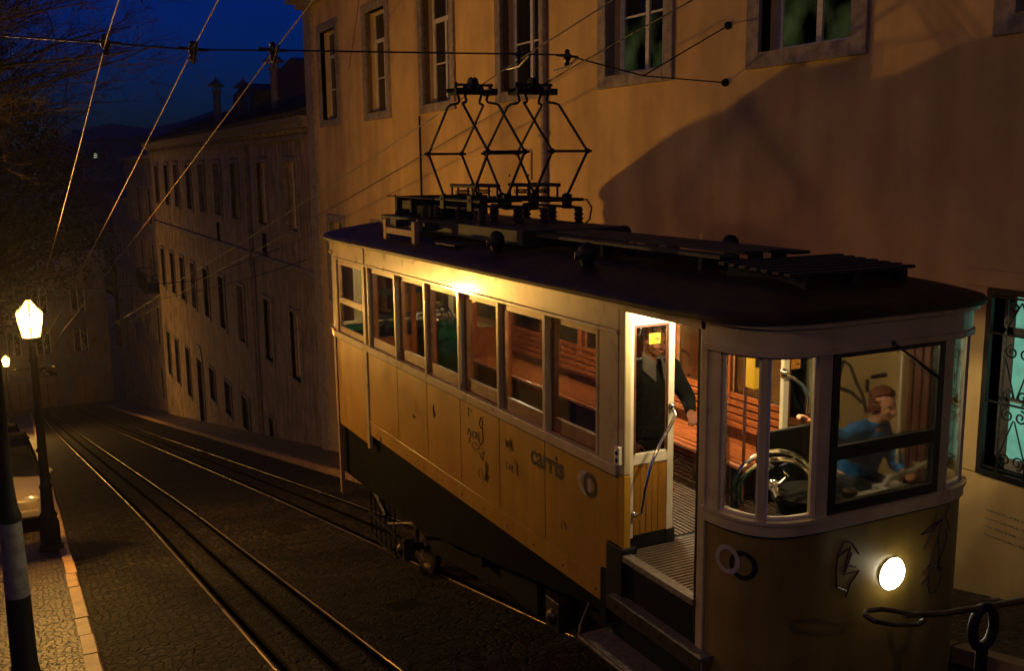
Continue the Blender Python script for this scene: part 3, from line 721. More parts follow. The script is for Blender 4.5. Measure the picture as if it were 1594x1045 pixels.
gside([[(.1, .6), (-.05, .62), (.02, .2)], [(.1, .6), (.4, .5)]], 8.40, -2.40, .2, .003)
text_mesh('HORE', .105, 'graffiti_lettering', 'black_mark', car, (XL-.0085, 8.38, -2.56), (0, -1, .12), (0, .1, 1), .002, .85)
gside([[(.9, .7), (.75, .45), (.95, .35), (1.05, .6), (.9, .7), (1.1, .75)], [(1.0, .4), (1.05, 0), (.85, -.2), (.65, 0)], [(.2, -.3), (.5, -.2), (.8, -.3), (.4, -.45), (.2, -.35)], [(.7, -.5), (1.1, -.35), (1.0, -.65), (.8, -.5)], [(-.15, -.1), (0, .15), (.1, -.05), (0, -.3), (-.1, -.35)]], 8.40, -2.52, .30, .0035)
gside([a for a in jag(5, 5, .5, .7)], 8.05, -2.80, .15, .0014)
gside([a for a in jag(9, 4, .6, .5)], 7.55, -2.42, .16, .0012)
gside([a for a in jag(11, 3, .5, .5)], 7.45, -2.60, .16, .0012)
gside([a for a in jag(21, 4, .4, .4)], 11.0, -3.22, .1, .003)

for S_, y_, z_, k_ in (([arc(0, 0, .3, 30, 300), [(.2, .1), (.5, -.3), (.7, .3)], arc(.9, 0, .22, 0, 300), [(.1, -.4), (.8, -.5)]], 8.15, -2.86, .16),
    ([[(0, .3), (.1, -.3), (.25, .2), (.35, -.3)], arc(.6, 0, .18, 90, 400), [(.8, .3), (.85, -.3), (1.05, -.25)]], 7.62, -2.42, .14),
    ([arc(0, 0, .25, 60, 330), arc(.45, -.05, .2, 0, 360), [(.75, .2), (.75, -.35)], [(.65, .1), (.95, .12)]], 7.58, -2.62, .12),
    ([[(0, 0), (.2, .3), (.25, -.1), (.5, .2)], arc(.7, .1, .12, 0, 330)], 9.9, -2.7, .12),
    ([arc(0, 0, .22, 0, 300), [(.3, .2), (.35, -.2), (.5, 0)]], 6.6, -2.85, .14)):
    gside(S_, y_, z_, k_, .0022)
# --- side walls
PIL = [11.28, 10.36, 9.47, 8.61, 7.75, 6.90, 6.09]      # window pillars on the side
def side(sg):
    """sg=-1 left wall (towards the camera), +1 right wall"""
    X = XL if sg < 0 else XR
    def bx(o0, o1, y0, y1, z0, z1, m=None):   # offsets measured outward
        m = m or MB(); return m.box(X+sg*o0, X+sg*o1, y0, y1, z0, z1)
    ya, yb = 5.74, 12.65
    # lower panels, separated by thin dark seams
    edges = [5.80, 6.90, 7.75, 8.61, 9.47, 10.36, 11.36]
    for a, b in zip(edges[:-1], edges[1:]):
        part(bx(-.02, .006, a+.006, b-.006, ZS+.16, -2.235), 'side_panel', 'yellow', bevel=.003)
    part(bx(-.02, .006, 11.47, 12.63, -3.40, -2.235), 'side_panel', 'yellow', bevel=.003)
    part(bx(-.02, -.004, 5.8, 12.65, ZS, -2.2), 'panel_backing', 'black_mark')
    part(bx(-.02, .008, 5.80, 11.36, ZS-.02, ZS+.145), 'skirt_panel', 'yellow', bevel=.003)
    part(bx(.004, .017, 5.80, 11.36, ZS+.145, ZS+.16), 'skirt_moulding', 'yellow', bevel=.003)
    for k in range(11): part(MB().ball((X+sg*.009, 6.1+.5*k, ZS+.05), (.008, .012, .012), 6, 5), 'skirt_bolt', 'black_paint')
    part(bx(-.02, .022, 11.365, 11.455, -3.44, -.97), 'door_post', 'cream' if sg < 0 else 'cream_in', bevel=.004)
    part(bx(-.03, .03, 5.80, 12.65, -2.218, -2.135), 'belt_rail', 'cream', bevel=.006)
    part(bx(-.03, .012, 5.80, 12.65, -2.235, -2.218), 'belt_line', 'black_paint')
    part(bx(-.03, .01, 4.82, 12.65, -1.165 if sg > 0 else -1.165, -.93) if sg > 0 else bx(-.03, .01, 5.80, 12.65, -1.165, -.93), 'head_band', 'cream', bevel=.004)
    if sg < 0: part(bx(-.03, .012, 4.82, 5.80, -1.015, -.93), 'door_header', 'cream', bevel=.004)
    part(bx(0, .026, 5.80, 12.65, -1.185, -1.155), 'head_moulding', 'cream', bevel=.005)
    part(bx(0, .045, 4.82, 12.65, -.955, -.925), 'cornice', 'cream', bevel=.006)
    # corner post beside the entrance, its broad cream panel and the yellow below
    part(bx(-.03, .014, 5.80, 6.05, -2.14, -1.16), 'corner_post', 'cream', bevel=.006)
    part(bx(-.05, .01, 5.72, 5.80, -2.20, -.93), 'corner_post', 'cream', bevel=.012)
    part(bx(-.05, .008, 5.72, 5.80, -3.22, -2.2), 'corner_post', 'yellow', bevel=.006)
    for i, y in enumerate(PIL):
        w = .05 if i < 6 else .03
        part(bx(-.05, .012, y-w/2, y+w/2, -2.14, -1.16), 'window_pillar', 'cream', bevel=.005)
        part(bx(-.10, -.052, y-.045, y+.045, -2.14, -1.16), 'pillar_lining', 'wood')
    for i in range(6):
        b, a = PIL[i]-.03, PIL[i+1]+.03
        inn = -.075 if i % 2 else -.055
        m = MB(); f = .045
        bx(inn, inn+.028, a, a+f, -2.135, -1.185, m); bx(inn, inn+.028, b-f, b, -2.135, -1.185, m)
        bx(inn, inn+.028, a+f, b-f, -2.135, -2.02, m); bx(inn, inn+.028, a+f, b-f, -1.25, -1.185, m)
        w = part(m, 'side_window', 'sash_wood', bevel=.004)
        part(bx(inn+.010, inn+.015, a+f, b-f, -2.02, -1.25), 'pane', 'glass', w)
    # rear vestibule door with its two-pane window
    m = MB(); y0, y1 = 11.47, 12.52
    for q in ((y0, y0+.05, -2.13, -1.19), (y1-.05, y1, -2.13, -1.19), (y0+.05, y1-.05, -2.13, -2.06), (y0+.05, y1-.05, -1.25, -1.19), (y0+.05, y1-.05, -1.75, -1.68)): bx(-.04, -.01, *q, m)
    w = part(m, 'vestibule_window', 'sash_wood')
    part(bx(-.03, -.025, y0+.05, y1-.05, -1.68, -1.25), 'pane', 'glass', w); part(bx(-.03, -.025, y0+.05, y1-.05, -2.06, -1.75), 'pane', 'glass', w)
    part(bx(-.03, .012, 12.52, 12.66, -2.14, -1.16), 'corner_post', 'cream', bevel=.005)
    # inside lining under the windows
    part(bx(-.06, -.022, 5.80, 11.36, FL, -2.14), 'inner_lining', 'wood')
    # dark frame plate below the skirt, sloping with the track
    m = MB(); xx = sorted((X-sg*.10, X-sg*.07))
    m.prism([(5.9, ZS+.05), (12.9, ZS+.02), (12.9, -4.12), (9.9, -4.02), (5.9, -3.36)], 'x', *xx); part(m, 'underframe_plate', 'apron_grey')
side(-1); side(1)
# small tall strip: rear end iron reaching down behind the skirt
part(B(XL-.02, XL+.03, 12.64, 12.70, -4.38, -2.2), 'end_rail', 'pale_wood')
part(B(XR-.03, XR+.02, 12.64, 12.70, -4.38, -2.2), 'end_rail', 'pale_wood')
# front door posts (right of the doorway)
part(B(XL-.012, XL+.03, 4.80, 4.87, -3.30, -.95), 'door_post', 'cream', bevel=.006)
part(B(XL-.006, XL+.05, 4.872, 4.90, -3.30, -1.0), 'door_edge', 'iron')
part(B(XR-.03, XR+.012, 4.80, 4.87, -3.30, -.95), 'door_post', 'cream_in', bevel=.006)

# --- roof
def roof():
    m = MB(); rear = [(p.x, 17.47-p.y) for p in reversed(PF)]
    out = []
    for i in range(len(PF)): p = fpt(cum[i], .085); out.append(p)
    for i in range(40): out.append(Vector((XR+.085, 4.82+(12.65-4.82)*(i+.5)/40)))
    for i in range(len(PF)-1, -1, -1): out.append(fpt(cum[i], .085, True))
    for i in range(40): out.append(Vector((XL-.085, 12.65-(12.65-4.82)*(i+.5)/40)))
    n = len(out); rings = []
    def ze(p): 
        e = max(0, min(1, (5.1-p.y)/.9)); e = max(e, max(0, min(1, (p.y-12.4)/.9))); return -.925+.035*e
    for k, (s, h) in enumerate([(1.0, -.028), (1.004, 0), (.985, .028), (.93, .048), (.80, .088), (.62, .132), (.42, .168), (.22, .190), (.05, .198)]):
        rg = []
        for p in out:
            sp = Vector((CX, max(5.35, min(12.1, p.y)))); q = sp.lerp(p, s); rg.append((q.x, q.y, ze(p)+h))
        rings.append(rg)
    vs = [v for r in rings for v in r]; fs = []
    for k in range(len(rings)-1):
        for i in range(n): fs.append((k*n+i, k*n+(i+1) % n, (k+1)*n+(i+1) % n, (k+1)*n+i))
    fs.append(tuple(range(n-1, -1, -1))); fs.append(tuple((len(rings)-1)*n+i for i in range(n)))
    m.add(vs, fs); return m
part(roof(), 'roof', 'roof_felt', smooth=True)
# running boards on the roof
def zr(x): return -.925+.03+.19*max(0, 1-((x-CX)/1.0)**2)
for i, x in enumerate((4.28, 4.50, 4.72, 4.94)):
    m = MB(); m.box(x, x+.15, 5.38, 9.9, -.655+.02*(i in (1, 2)), -.632+.02*(i in (1, 2)))
    for y in (5.6, 6.9, 8.2, 9.5): m.box(x+.02, x+.13, y, y+.04, -.75, -.655)
    part(m, 'running_board', 'plank')
m = MB()
for k in range(7): m.box(4.20, 5.26, 4.60+.105*k, 4.66+.105*k, -.70+.004*k, -.68+.004*k)
for x in (4.3, 4.72, 5.14): m.box(x, x+.03, 4.58, 5.32, -.78, -.70)
part(m, 'slatted_board', 'plank')
# ventilator domes
for x, y in ((4.02, 8.30), (4.02, 6.68), (5.46, 8.36), (5.46, 6.72)):
    m = MB(); z = zr(x)-.02; m.lathe((x, y, z), [(.05, 0), (.05, .05), (.062, .07), (.075, .12), (.068, .17), (.04, .205), (.003, .215)], 14)
    v = part(m, 'roof_ventilator', 'iron', smooth=True)
    m = MB(); m.tube([(x-.05, y+.03, z+.11), (x-.085, y+.045, z+.11)], .035, 10); part(m, 'ventilator_mouth', 'steel_worn', v)
# wooden trestle at the roof edge, tray
m = MB(); x = 3.90
for y in (10.95, 10.05): m.box(x-.03, x+.03, y-.045, y+.045, -.93, -.60)
m.box(x-.024, x+.024, 10.09, 10.91, -.765, -.695); part(m, 'roof_trestle', 'pale_wood', bevel=.006)
for y in (10.95, 10.05): part(B(x+.1, 5.3, y-.03, y+.03, -.70, -.62), 'trestle_beam', 'plank')
m = MB(); m.box(3.92, 4.12, 9.05, 9.55, -.80, -.785)
for a, b in ((3.94, 9.08), (3.94, 9.52), (4.1, 9.08), (4.1, 9.52)): m.tube([(a, b, -.86), (a, b, -.78)], .012, 6)
part(m, 'roof_tray', 'plank')
# plinth carrying the pantographs, resistor boxes
part(B(4.16, 5.28, 8.05, 11.9, -.745, -.60), 'pantograph_plinth', 'plank', bevel=.01)
m = MB(); m.box(4.35, 4.75, 11.15, 11.75, -.57, -.42); m.box(4.85, 5.25, 11.15, 11.75, -.57, -.42)
for a in (11.2, 11.7): m.box(4.3, 5.3, a-.02, a+.02, -.60, -.37)
rb = part(m, 'resistor_box', 'iron')
m = MB(); m.box(4.2, 4.7, 10.35, 10.75, -.575, -.45); part(m, 'resistor_box', 'under', bevel=.01)
m = MB(); m.tube([(4.3, 12.0, -.375), (4.3, 10.6, -.375)], .008, 5); m.tube([(4.3, 11.72, -.6), (4.3, 11.72, -.35)], .01, 5); m.tube([(4.3, 11.2, -.6), (4.3, 11.2, -.35)], .01, 5)
part(m, 'cable_rail', 'iron')

def pantograph(xl, xr, yc):
    r = .0145
    ze, zs_, zt = .12, .60, .74; F = -.335
    m = MB()
    # base frame and feet
    for x in (xl, xr):
        m.tube([(x, yc-.62, F-.03), (x, yc+.62, F-.03)], .018, 8); m.tube([(x, yc-.62, F-.11), (x, yc+.62, F-.11)], .014, 8)
        for y in (yc-.36, yc+.36): m.box(x-.03, x+.03, y-.05, y+.05, F-.13, F+.02)
    for y in (yc-.62, yc+.62, yc-.36, yc+.36): m.tube([(xl-.04, y, F-.03), (xr+.04, y, F-.03)], .016, 8)
    root = part(m, 'pantograph', 'iron')
    for x in (xl, xr):
        for y in (yc-.6, yc-.05, yc+.55):
            q = MB(); q.lathe((x, y, -.61), [(.05, 0), (.052, .02), (.03, .03), (.055, .05), (.034, .075), (.055, .095), (.034, .12), (.05, .14), (.03, .175)], 12)
            part(q, 'insulator', 'insulator', root, smooth=True)
    for sy in (-1, 1):
        m = MB(); ye = yc+sy*.77
        for x, cc in ((xl, 1), (xr, -1)):
            m.tube([(x, yc+sy*.36, F), (x, ye, ze)], r, 8)
            m.tube([(x, ye, ze), (x, yc+sy*.20, zs_), (x+cc*.015, yc+sy*.15, zs_+.02), (x+cc*.075, yc+sy*.10, zs_+.035), (x+cc*.085, yc+sy*.085, zs_+.055), (x+cc*.06, yc+sy*.08, zt)], r*.95, 8)
            m.ball((x, ye, ze), .03, 10, 8); m.ball((x, yc+sy*.36, F), .035, 10, 8)
        m.tube([(xl-.05, ye, ze), (xr+.05, ye, ze)], .013, 8)
        part(m, 'pantograph_arm', 'iron', root, smooth=True)
    # spring gear
    m = MB()
    for x in (xl+.08, xr-.08):
        m.tube([(x, yc-.34, F+.115), (x, yc+.34, F+.115)], .02, 8)
        for y in (yc-.30, yc-.1, yc+.16, yc+.32): m.tube([(x, y, F-.03), (x, y, F+.115)], .011, 6)
        n = 40; m.tube([(x+.024*math.cos(i*1.3), yc-.1+.30*i/n, F+.05+.024*math.sin(i*1.3)) for i in range(n)], .005, 4)
    part(m, 'spring_gear', 'iron', root)
    # collector head
    m = MB(); xm = (xl+xr)/2
    for y in (yc-.085, yc+.085): m.tube([(xl-.02, y, zt), (xr+.02, y, zt)], .019, 8)
    for x in (xl+.0, xr-.0): m.box(x-.035, x+.035, yc-.11, yc+.11, zt-.03, zt+.035)
    m.tube([(xl-.10, yc, zt+.012), (xl+.02, yc, zt+.012)], .02, 8)
    m.tube([(xl+.0, yc, zt+.075), (xr+.03, yc, zt+.075)], .013, 8); m.tube([(xl+.01, yc, zt), (xl+.01, yc, zt+.1)], .016, 8); m.tube([(xr, yc, zt), (xr, yc, zt+.09)], .02, 8)
    m.lathe((xm-.04, yc, zt+.08), [(.03, 0), (.07, .005), (.075, .02), (.04, .03), (.04, .05), (.075, .06), (.07, .075), (.03, .08)], 16, 'x')
    for k in range(3): m.ball((xm-.1+.09*k, yc-.03, zt+.03), .035, 8, 6)
    part(m, 'collector_head', 'iron', root)
    return root
pantograph(4.23, 4.63, 9.66); pantograph(4.83, 5.23, 9.46)
m = MB(); m.tube([(5.23, 8.85, -.37), (5.23, 8.7, -.36), (5.24, 8.62, -.44), (5.24, 8.66, -.56), (5.24, 8.74, -.60)], .009, 6); part(m, 'earth_lead', 'iron')

# --- floor, ceiling, platform, steps
fo = [(p.x, p.y) for p in [fpt(s, -.065) for s in [LF*i/40 for i in range(41)]]]
fl = MB(); poly = fo+[(XR-.03, 12.6)]+[(XL+.03, 12.6)]
n = len(poly); fl.add([(x, y, FL-.05) for x, y in poly]+[(x, y, FL) for x, y in poly], [(i, (i+1) % n, n+(i+1) % n, n+i) for i in range(n)]+[tuple(range(n-1, -1, -1)), tuple(range(n, 2*n))])
part(fl, 'floor', 'black_mark')
m = MB()
for k in range(44): m.box(XL+.10+.042*k, XL+.10+.042*k+.026, 5.86, 11.2, FL, FL+.012)
part(m, 'floor_slats', 'floor_ribs')
m = MB()
for k in range(24): m.box(XL+.02, XR-.02, 4.86+.040*k, 4.86+.040*k+.026, FL, FL+.012)
part(m, 'platform_slats', 'floor_ribs')
part(B(XL-.03, XL+.05, 4.88, 5.72, FL-.03, FL+.016), 'door_sill', 'tread', bevel=.004)
# step well on the left: riser, tread, outer footboard
part(B(XL+.0, XL+.03, 4.88, 5.72, -3.10, FL-.03), 'riser', 'under')
m = MB(); m.box(XL-.10, XL+.22, 4.70, 5.80, -3.13, -3.10); st = part(m, 'step', 'tread', bevel=.004)
part(B(XL-.105, XL-.095, 4.70, 5.80, -3.2, -3.098), 'step_nosing', 'steel_worn', st)
m = MB(); m.box(XL+.055, XL+.065, 4.9, 5.72, -3.098, -3.088); part(m, 'step_strip', 'steel_worn', st)
part(B(XL+.02, XL+.05, 4.80, 5.9, -3.50, -3.13), 'riser', 'under')
m = MB(); m.box(XL-.22, XL+.05, 4.2, 6.00, -3.50, -3.47); st = part(m, 'footboard', 'tread', bevel=.006)
m = MB(); m.tube([(XL+.0, 6.2, -3.36), (XL-.15, 6.08, -3.45), (XL-.22, 5.98, -3.485), (XL-.23, 5.2, -3.485), (XL-.23, 4.2, -3.485)], .018, 8); part(m, 'footboard_edge', 'steel_worn', st, smooth=True)
part(B(XL-.035, XL+.10, 5.70, 5.92, -3.22, -2.74), 'step_box', 'iron', bevel=.01)
part(B(XL-.03, XL+.06, 5.92, 6.0, -3.40, -2.98), 'step_box', 'under')
ce = MB(); ce.box(XL+.0, XR-.0, 4.75, 12.6, -.925, -.905)
part(ce, 'ceiling', 'ceiling_paint')

# --- interior: partitions, benches, cab
YP = 5.79
for x0, x1, gl in ((XL+.05, 4.21, True), (5.24, XR-.04, False)):
    pm = 'cream_in'
    m = MB(); f = .055
    m.box(x0, x0+f, YP-.02, YP+.02, FL+.1, -.93); m.box(x1-f, x1, YP-.02, YP+.02, FL+.1, -.93)
    m.box(x0+f, x1-f, YP-.018, YP+.018, -2.15, -2.07); m.box(x0+f, x1-f, YP-.018, YP+.018, -1.13, -.93)
    pa = part(m, 'partition', pm, bevel=.004)
    m = MB(); m.box(x0+f, x1-f, YP-.012, YP+.012, FL+.12, -2.15)
    for k in range(5): m.box(x0+f+.012+.052*k, x0+f+.016+.052*k, YP-.016, YP-.012, FL+.12, -2.16)
    part(m, 'partition_panel', 'door_yellow' if gl else 'gate_wood', pa); 
    part(B(x0+f, x1-f, YP-.02, YP+.018, FL+.0, FL+.12), 'kick_plate', 'iron', pa)
    part(B(x1-f-.004, x1+.012, YP-.03, YP+.03, FL, FL+.12), 'foot_block', 'black_paint', pa)
    part(B(x0+f, x1-f, YP-.003, YP+.003, -2.07, -1.13), 'pane', 'glass', pa)
    m = MB(); g = .012
    m.box(x0+f, x0+f+g, YP-.024, YP-.018, -2.07, -1.13); m.box(x1-f-g, x1-f, YP-.024, YP-.018, -2.07, -1.13); m.box(x0+f+g, x1-f-g, YP-.024, YP-.018, -1.145, -1.13)
    part(m, 'glazing_bead', 'gate_wood', pa)
    sx = x0+f+.13 if gl else x0+f+.02
    dz = 0 if gl else -.32
    sk = part(B(sx, sx+.095, YP-.010, YP-.006, -1.275+dz, -1.20+dz), 'fare_sticker', 'sticker' if gl else 'sticker_orange', pa)
    t = text_mesh('1,10€', .036, 'lettering', 'black_mark', pa, (sx+.008, YP-.0115, -1.252+dz), (1, 0, 0), (0, 0, 1), .001, .95, True)
    for z in (-1.215+dz, -1.268+dz): part(B(sx+.012, sx+.08, YP-.0112, YP-.0102, z, z+.004), 'rule_line', 'black_mark', pa)
# curved chrome grab rail on the partition, switch box
m = MB(); m.tube([(4.18, YP-.05, -1.76), (4.175, YP-.085, -1.80), (4.12, YP-.10, -1.87), (4.03, YP-.11, -1.98), (3.94, YP-.12, -2.13), (3.89, YP-.12, -2.32), (3.87, YP-.115, -2.48), (3.855, YP-.05, -2.52)], .013, 10)
m.ball((4.18, YP-.03, -1.75), (.025, .03, .035), 10, 8); m.ball((3.855, YP-.03, -2.52), (.025, .03, .035), 10, 8)
part(m, 'grab_rail', 'chrome', smooth=True)
m = MB(); m.tube([(5.23, YP-.05, -1.62), (5.27, YP-.10, -1.645), (5.34, YP-.11, -1.70), (5.42, YP-.10, -1.81), (5.47, YP-.04, -1.95)], .013, 10); m.ball((5.23, YP-.03, -1.615), (.03, .04, .045), 10, 8)
part(m, 'grab_rail', 'chrome', smooth=True)
m = MB(); m.box(XL-.045, XL-.010, 5.735, 5.80, -2.12, -1.985)
sb = part(m, 'switch_box', 'cream_in', bevel=.006)
m = MB(); m.ball((XL-.046, 5.765, -2.03), (.008, .016, .02), 8, 6); m.ball((XL-.046, 5.765, -2.085), (.008, .016, .02), 8, 6); part(m, 'button', 'black_paint', sb)

# right hand long slatted bench
m = MB(); N = 8
for k in range(5): z = -2.02-.062*k; xx = XR-.075-.012*k; m.box(xx-.022, xx, 5.95, 11.1, z-.048, z)
for k in range(8): xx = XR-.17-.060*k; z = -2.40+.004*k-(.03 if k == 7 else 0)*.3; m.box(xx-.050, xx, 5.95, 11.1, z-.022, z)
bn = part(m, 'bench', 'bench_wood', bevel=.004)
m = MB(); m.tube([(XR-.17-.48-.01, 5.95, -2.412), (XR-.66, 11.1, -2.412)], .024, 10); part(m, 'seat_nosing', 'bench_wood', bn, smooth=True)
for y in (6.1, 7.4, 8.7, 10.0, 11.0):
    m = MB(); m.box(XR-.64, XR-.60, y, y+.05, FL, -2.42); m.box(XR-.64, XR-.08, y, y+.05, -2.46, -2.42); part(m, 'leg', 'under', bn)
part(B(XR-.45, XR-.15, 6.3, 6.9, FL+.02, FL+.26), 'under_seat_box', 'steel_worn', bn)
m = MB()
for k in range(8): xx = XL+.17+.055*k; m.box(xx, xx+.045, 5.95, 10.0, -2.47, -2.445)
b2n = part(m, 'bench', 'bench_wood', bevel=.004)
for y in (6.1, 7.4, 8.7, 9.9): part(B(XL+.18, XL+.58, y, y+.05, FL, -2.47), 'leg', 'under', b2n)
# wood lining between and under the right windows, top lining
part(B(XR-.075, XR-.035, 5.82, 11.36, -2.14, -2.02), 'window_rail', 'wood')
part(B(XR-.09, XR-.035, 5.82, 11.36, -1.20, -1.12), 'window_rail', 'wood')
for y, mt in ((8.05, 'pink_paper'), (7.0, 'pink_paper')): part(B(XR-.113, XR-.108, y-.09, y+.09, -2.17, -2.0), 'notice', mt)
# rear partition in wood with a doorway
m = MB(); 
for a, b in ((XL+.06, XL+.12), (4.30, 4.36), (5.12, 5.18), (XR-.12, XR-.06)): m.box(a, b, 11.30, 11.35, FL, -.93)
for a, b in ((XL+.12, 4.30), (5.18, XR-.12)): m.box(a, b, 11.31, 11.34, FL, -2.05); m.box(a, b, 11.31, 11.34, -1.2, -.93)
m.box(4.36, 5.12, 11.31, 11.34, -1.08, -.93)
rp = part(m, 'rear_partition', 'wood')
for a, b in ((XL+.12, 4.30), (5.18, XR-.12)): part(B(a, b, 11.322, 11.328, -2.05, -1.2), 'pane', 'glass', rp)

# driving gear at each end: console, brake wheel, controller
def console(sg, yf, yw, cxw):
    F = lambda y: yf+sg*y       # y metres inwards from the end wall
    m = MB(); a, b = sorted((F(.07), F(.42))); m.box(4.02, 5.25, a, b, -2.34, -2.24); m.box(4.1, 5.2, *sorted((F(.10), F(.38))), FL, -2.34)
    co = part(m, 'driving_console', 'under', bevel=.01)
    m = MB(); a, b = sorted((F(.10), F(.36))); m.box(4.85, 5.28, a, b, -2.24, -2.19); m.box(4.95, 5.16, *sorted((F(.16), F(.28))), -2.19, -2.12)
    m.tube([(5.0, F(.22), -2.12), (5.02, F(.2), -2.06), (5.2, F(.2), -2.05), (5.4, F(.22), -2.02)], .02, 8)
    m.ball((5.42, F(.22), -2.02), .03, 10, 8)
    part(m, 'controller', 'polished', co, bevel=.008)
    m = MB(); m.lathe((4.72, F(.24), -2.24), [(.07, 0), (.07, .03), (.03, .04), (.03, .10), (.05, .11), (.05, .13), (.02, .14)], 12); m.lathe((4.56, F(.2), -2.24), [(.04, 0), (.04, .1), (.05, .12), (.02, .14)], 12)
    part(m, 'brake_valve', 'steel_worn', co, smooth=True)
    dm = MB(); dm.lathe((cxw+.17*sg, yw-.14*sg, FL), [(.20, 0), (.20, .62), (.23, .64), (.23, .68), (.19, .70), (.05, .71), (.02, .71)], 24); part(dm, 'brake_drum', 'under', smooth=True)
    M = Matrix.Rotation(R_(-28*sg), 3, 'Z') @ Matrix.Rotation(R_(90+sg*14), 3, 'X')
    m = MB(); c = Vector((cxw, yw, -2.08)); m.torus(c, .25, .016, M, 36, 8, R_(-20), R_(205)); m.torus(c+M@Vector((0, 0, .07)), .235, .014, M, 36, 8, R_(-20), R_(205))
    for a in (62, 118):
        a = R_(a); m.tube([c+Vector((0, 0, -.04)), c+M@Vector((.10*math.cos(a)*1.6, .10*math.sin(a), .035)), c+M@Vector((.16*math.cos(a)*.4, .16, .035)), c+M@Vector((.245*math.cos(a), .245*math.sin(a), .03))], .014, 8)
    m.ball(c, .04, 12, 8); m.tube([c, c+M@Vector((0, 0, .16))], .022, 8)
    part(m, 'brake_wheel', 'chrome', smooth=True)
    m = MB(); m.tube([(cxw+.05, F(.35), -2.34), (cxw+.1, F(.32), -2.26), (cxw+.25, F(.3), -2.25), (cxw+.36, F(.28), -2.29)], .015, 8); part(m, 'brake_lever', 'chrome', smooth=True)
console(1, 4.30, 4.80, 4.30)
console(-1, 13.17, 12.35, 5.08)
m = MB(); m.box(4.36, 4.86, 5.02, 5.05, -2.3, -1.80); part(m, 'screen_board', 'iron', bevel=.004)
m = MB(); m.box(5.33, 5.53, 5.83, 5.86, -2.0, -1.12); part(m, 'dark_panel', 'black_mark')  # plain dark panel behind the right partition glass
m = MB(); m.box(4.50, 4.62, 7.4, 7.42, -1.62, -1.36); cb = MB(); 
# yellow ticket box on a pole
m = MB(); m.box(5.07, 5.14, 5.92, 6.02, -1.76, -1.50); tb = part(m, 'ticket_box', 'sticker', bevel=.01)
m = MB(); m.tube([(5.10, 6.05, FL), (5.10, 6.05, -.93)], .014, 10); part(m, 'grab_pole', 'gate_wood', smooth=True)
part(B(5.082, 5.128, 5.905, 5.92, -1.58, -1.51), 'slot', 'black_mark', tb)
# folding gate at the right doorway with pole
m = MB()
for k in range(9): 
    y = 4.60+.036*k; m.box(XR-.075+(.02 if k % 2 else 0), XR-.055+(.02 if k % 2 else 0), y, y+.03, FL+.05, -1.0)
part(m, 'folding_gate', 'gate_wood')
m = MB(); m.tube([(XR-.10, 4.96, FL), (XR-.10, 4.96, -.93)], .013, 8); part(m, 'grab_pole', 'cream_in', smooth=True)

# driver's stool
m = MB(); m.lathe((5.40, 5.30, FL), [(.15, 0), (.15, .02), (.025, .04), (.025, .30), (.14, .32), (.16, .35), (.15, .38)], 16); part(m, 'stool', 'iron', smooth=True)

# ceiling lamps
LAMPS = [(4.02, 5.52, 34, .055), (4.80, 7.2, 140, .07), (4.80, 9.4, 135, .07), (4.728, 11.9, 95, .06), (4.55, 5.0, 34, .05)]
for x, y, p, r in LAMPS:
    m = MB(); m.lathe((x, y, -.925), [(r+.03, 0), (r+.03, -.01), (r+.015, -.018), (r+.01, -.02)], 18); lp = part(m, 'ceiling_lamp', 'cream_in', smooth=True)
    m = MB(); m.ball((x, y, -.944), (r, r, .028), 16, 8); part(m, 'lamp_globe', 'ceiling_glow', lp, smooth=True)
    light('ceiling_lamp_light', 'POINT', (x, y, -1.02), (1, .83, .52), p*1.35 if y != 5.52 else p, car, .05)

# --- running gear under the floor
m = MB()
for x in (4.28, 5.18):
    m.prism([(5.0, -3.42), (12.6, -3.6), (12.6, -3.78), (10.2, -4.45), (7.0, -4.0), (5.0, -3.62)], 'x', x-.19, x-.15) if x < 5 else m.prism([(5.0, -3.42), (12.6, -3.6), (12.6, -3.78), (10.2, -4.45), (7.0, -4.0), (5.0, -3.62)], 'x', x+.15, x+.19)
m.box(3.95, 5.5, 5.2, 5.3, -3.6, -3.3); m.box(3.95, 5.5, 8.6, 8.75, -4.0, -3.3); m.box(3.95, 5.5, 12.3, 12.4, -3.9, -3.3)
m.box(3.9, 5.55, 5.0, 12.6, -3.36, -3.26)
part(m, 'underframe', 'under')
for y in (10.9, 7.1):
    ax = MB(); zc = gz(y)+.33; ax.tube([(4.0, y, zc), (5.46, y, zc)], .05, 10); a = part(ax, 'axle', 'under')
    for x in (4.28, 5.18):
        w = MB(); w.lathe((x, y, zc), [(.31, -.05), (.33, -.04), (.33, .03), (.36, .035), (.36, .05), (.28, .05), (.26, .02), (.10, .02), (.08, .08), (.02, .08)] if x > 5 else [(.02, -.08), (.08, -.08), (.10, -.02), (.26, -.02), (.28, -.05), (.36, -.05), (.36, -.035), (.33, -.03), (.33, .04), (.31, .05)], 28, 'x')
        part(w, 'wheel', 'steel_worn', a, smooth=True)
    bxm = MB(); bxm.box(3.92, 4.06, y-.12, y+.12, zc-.12, zc+.16); bxm.ball((3.92, y, zc), (.05, .07, .07), 10, 8); part(bxm, 'axle_box', 'steel_worn', a, bevel=.01)
m = MB(); m.tube([(3.88, 11.2, -4.37), (3.88, 10.05, -3.99), (3.88, 9.0, -3.83), (3.88, 7.75, -3.56), (3.88, 7.6, -3.62)], .016, 8); part(m, 'brake_rod', 'steel', smooth=True)
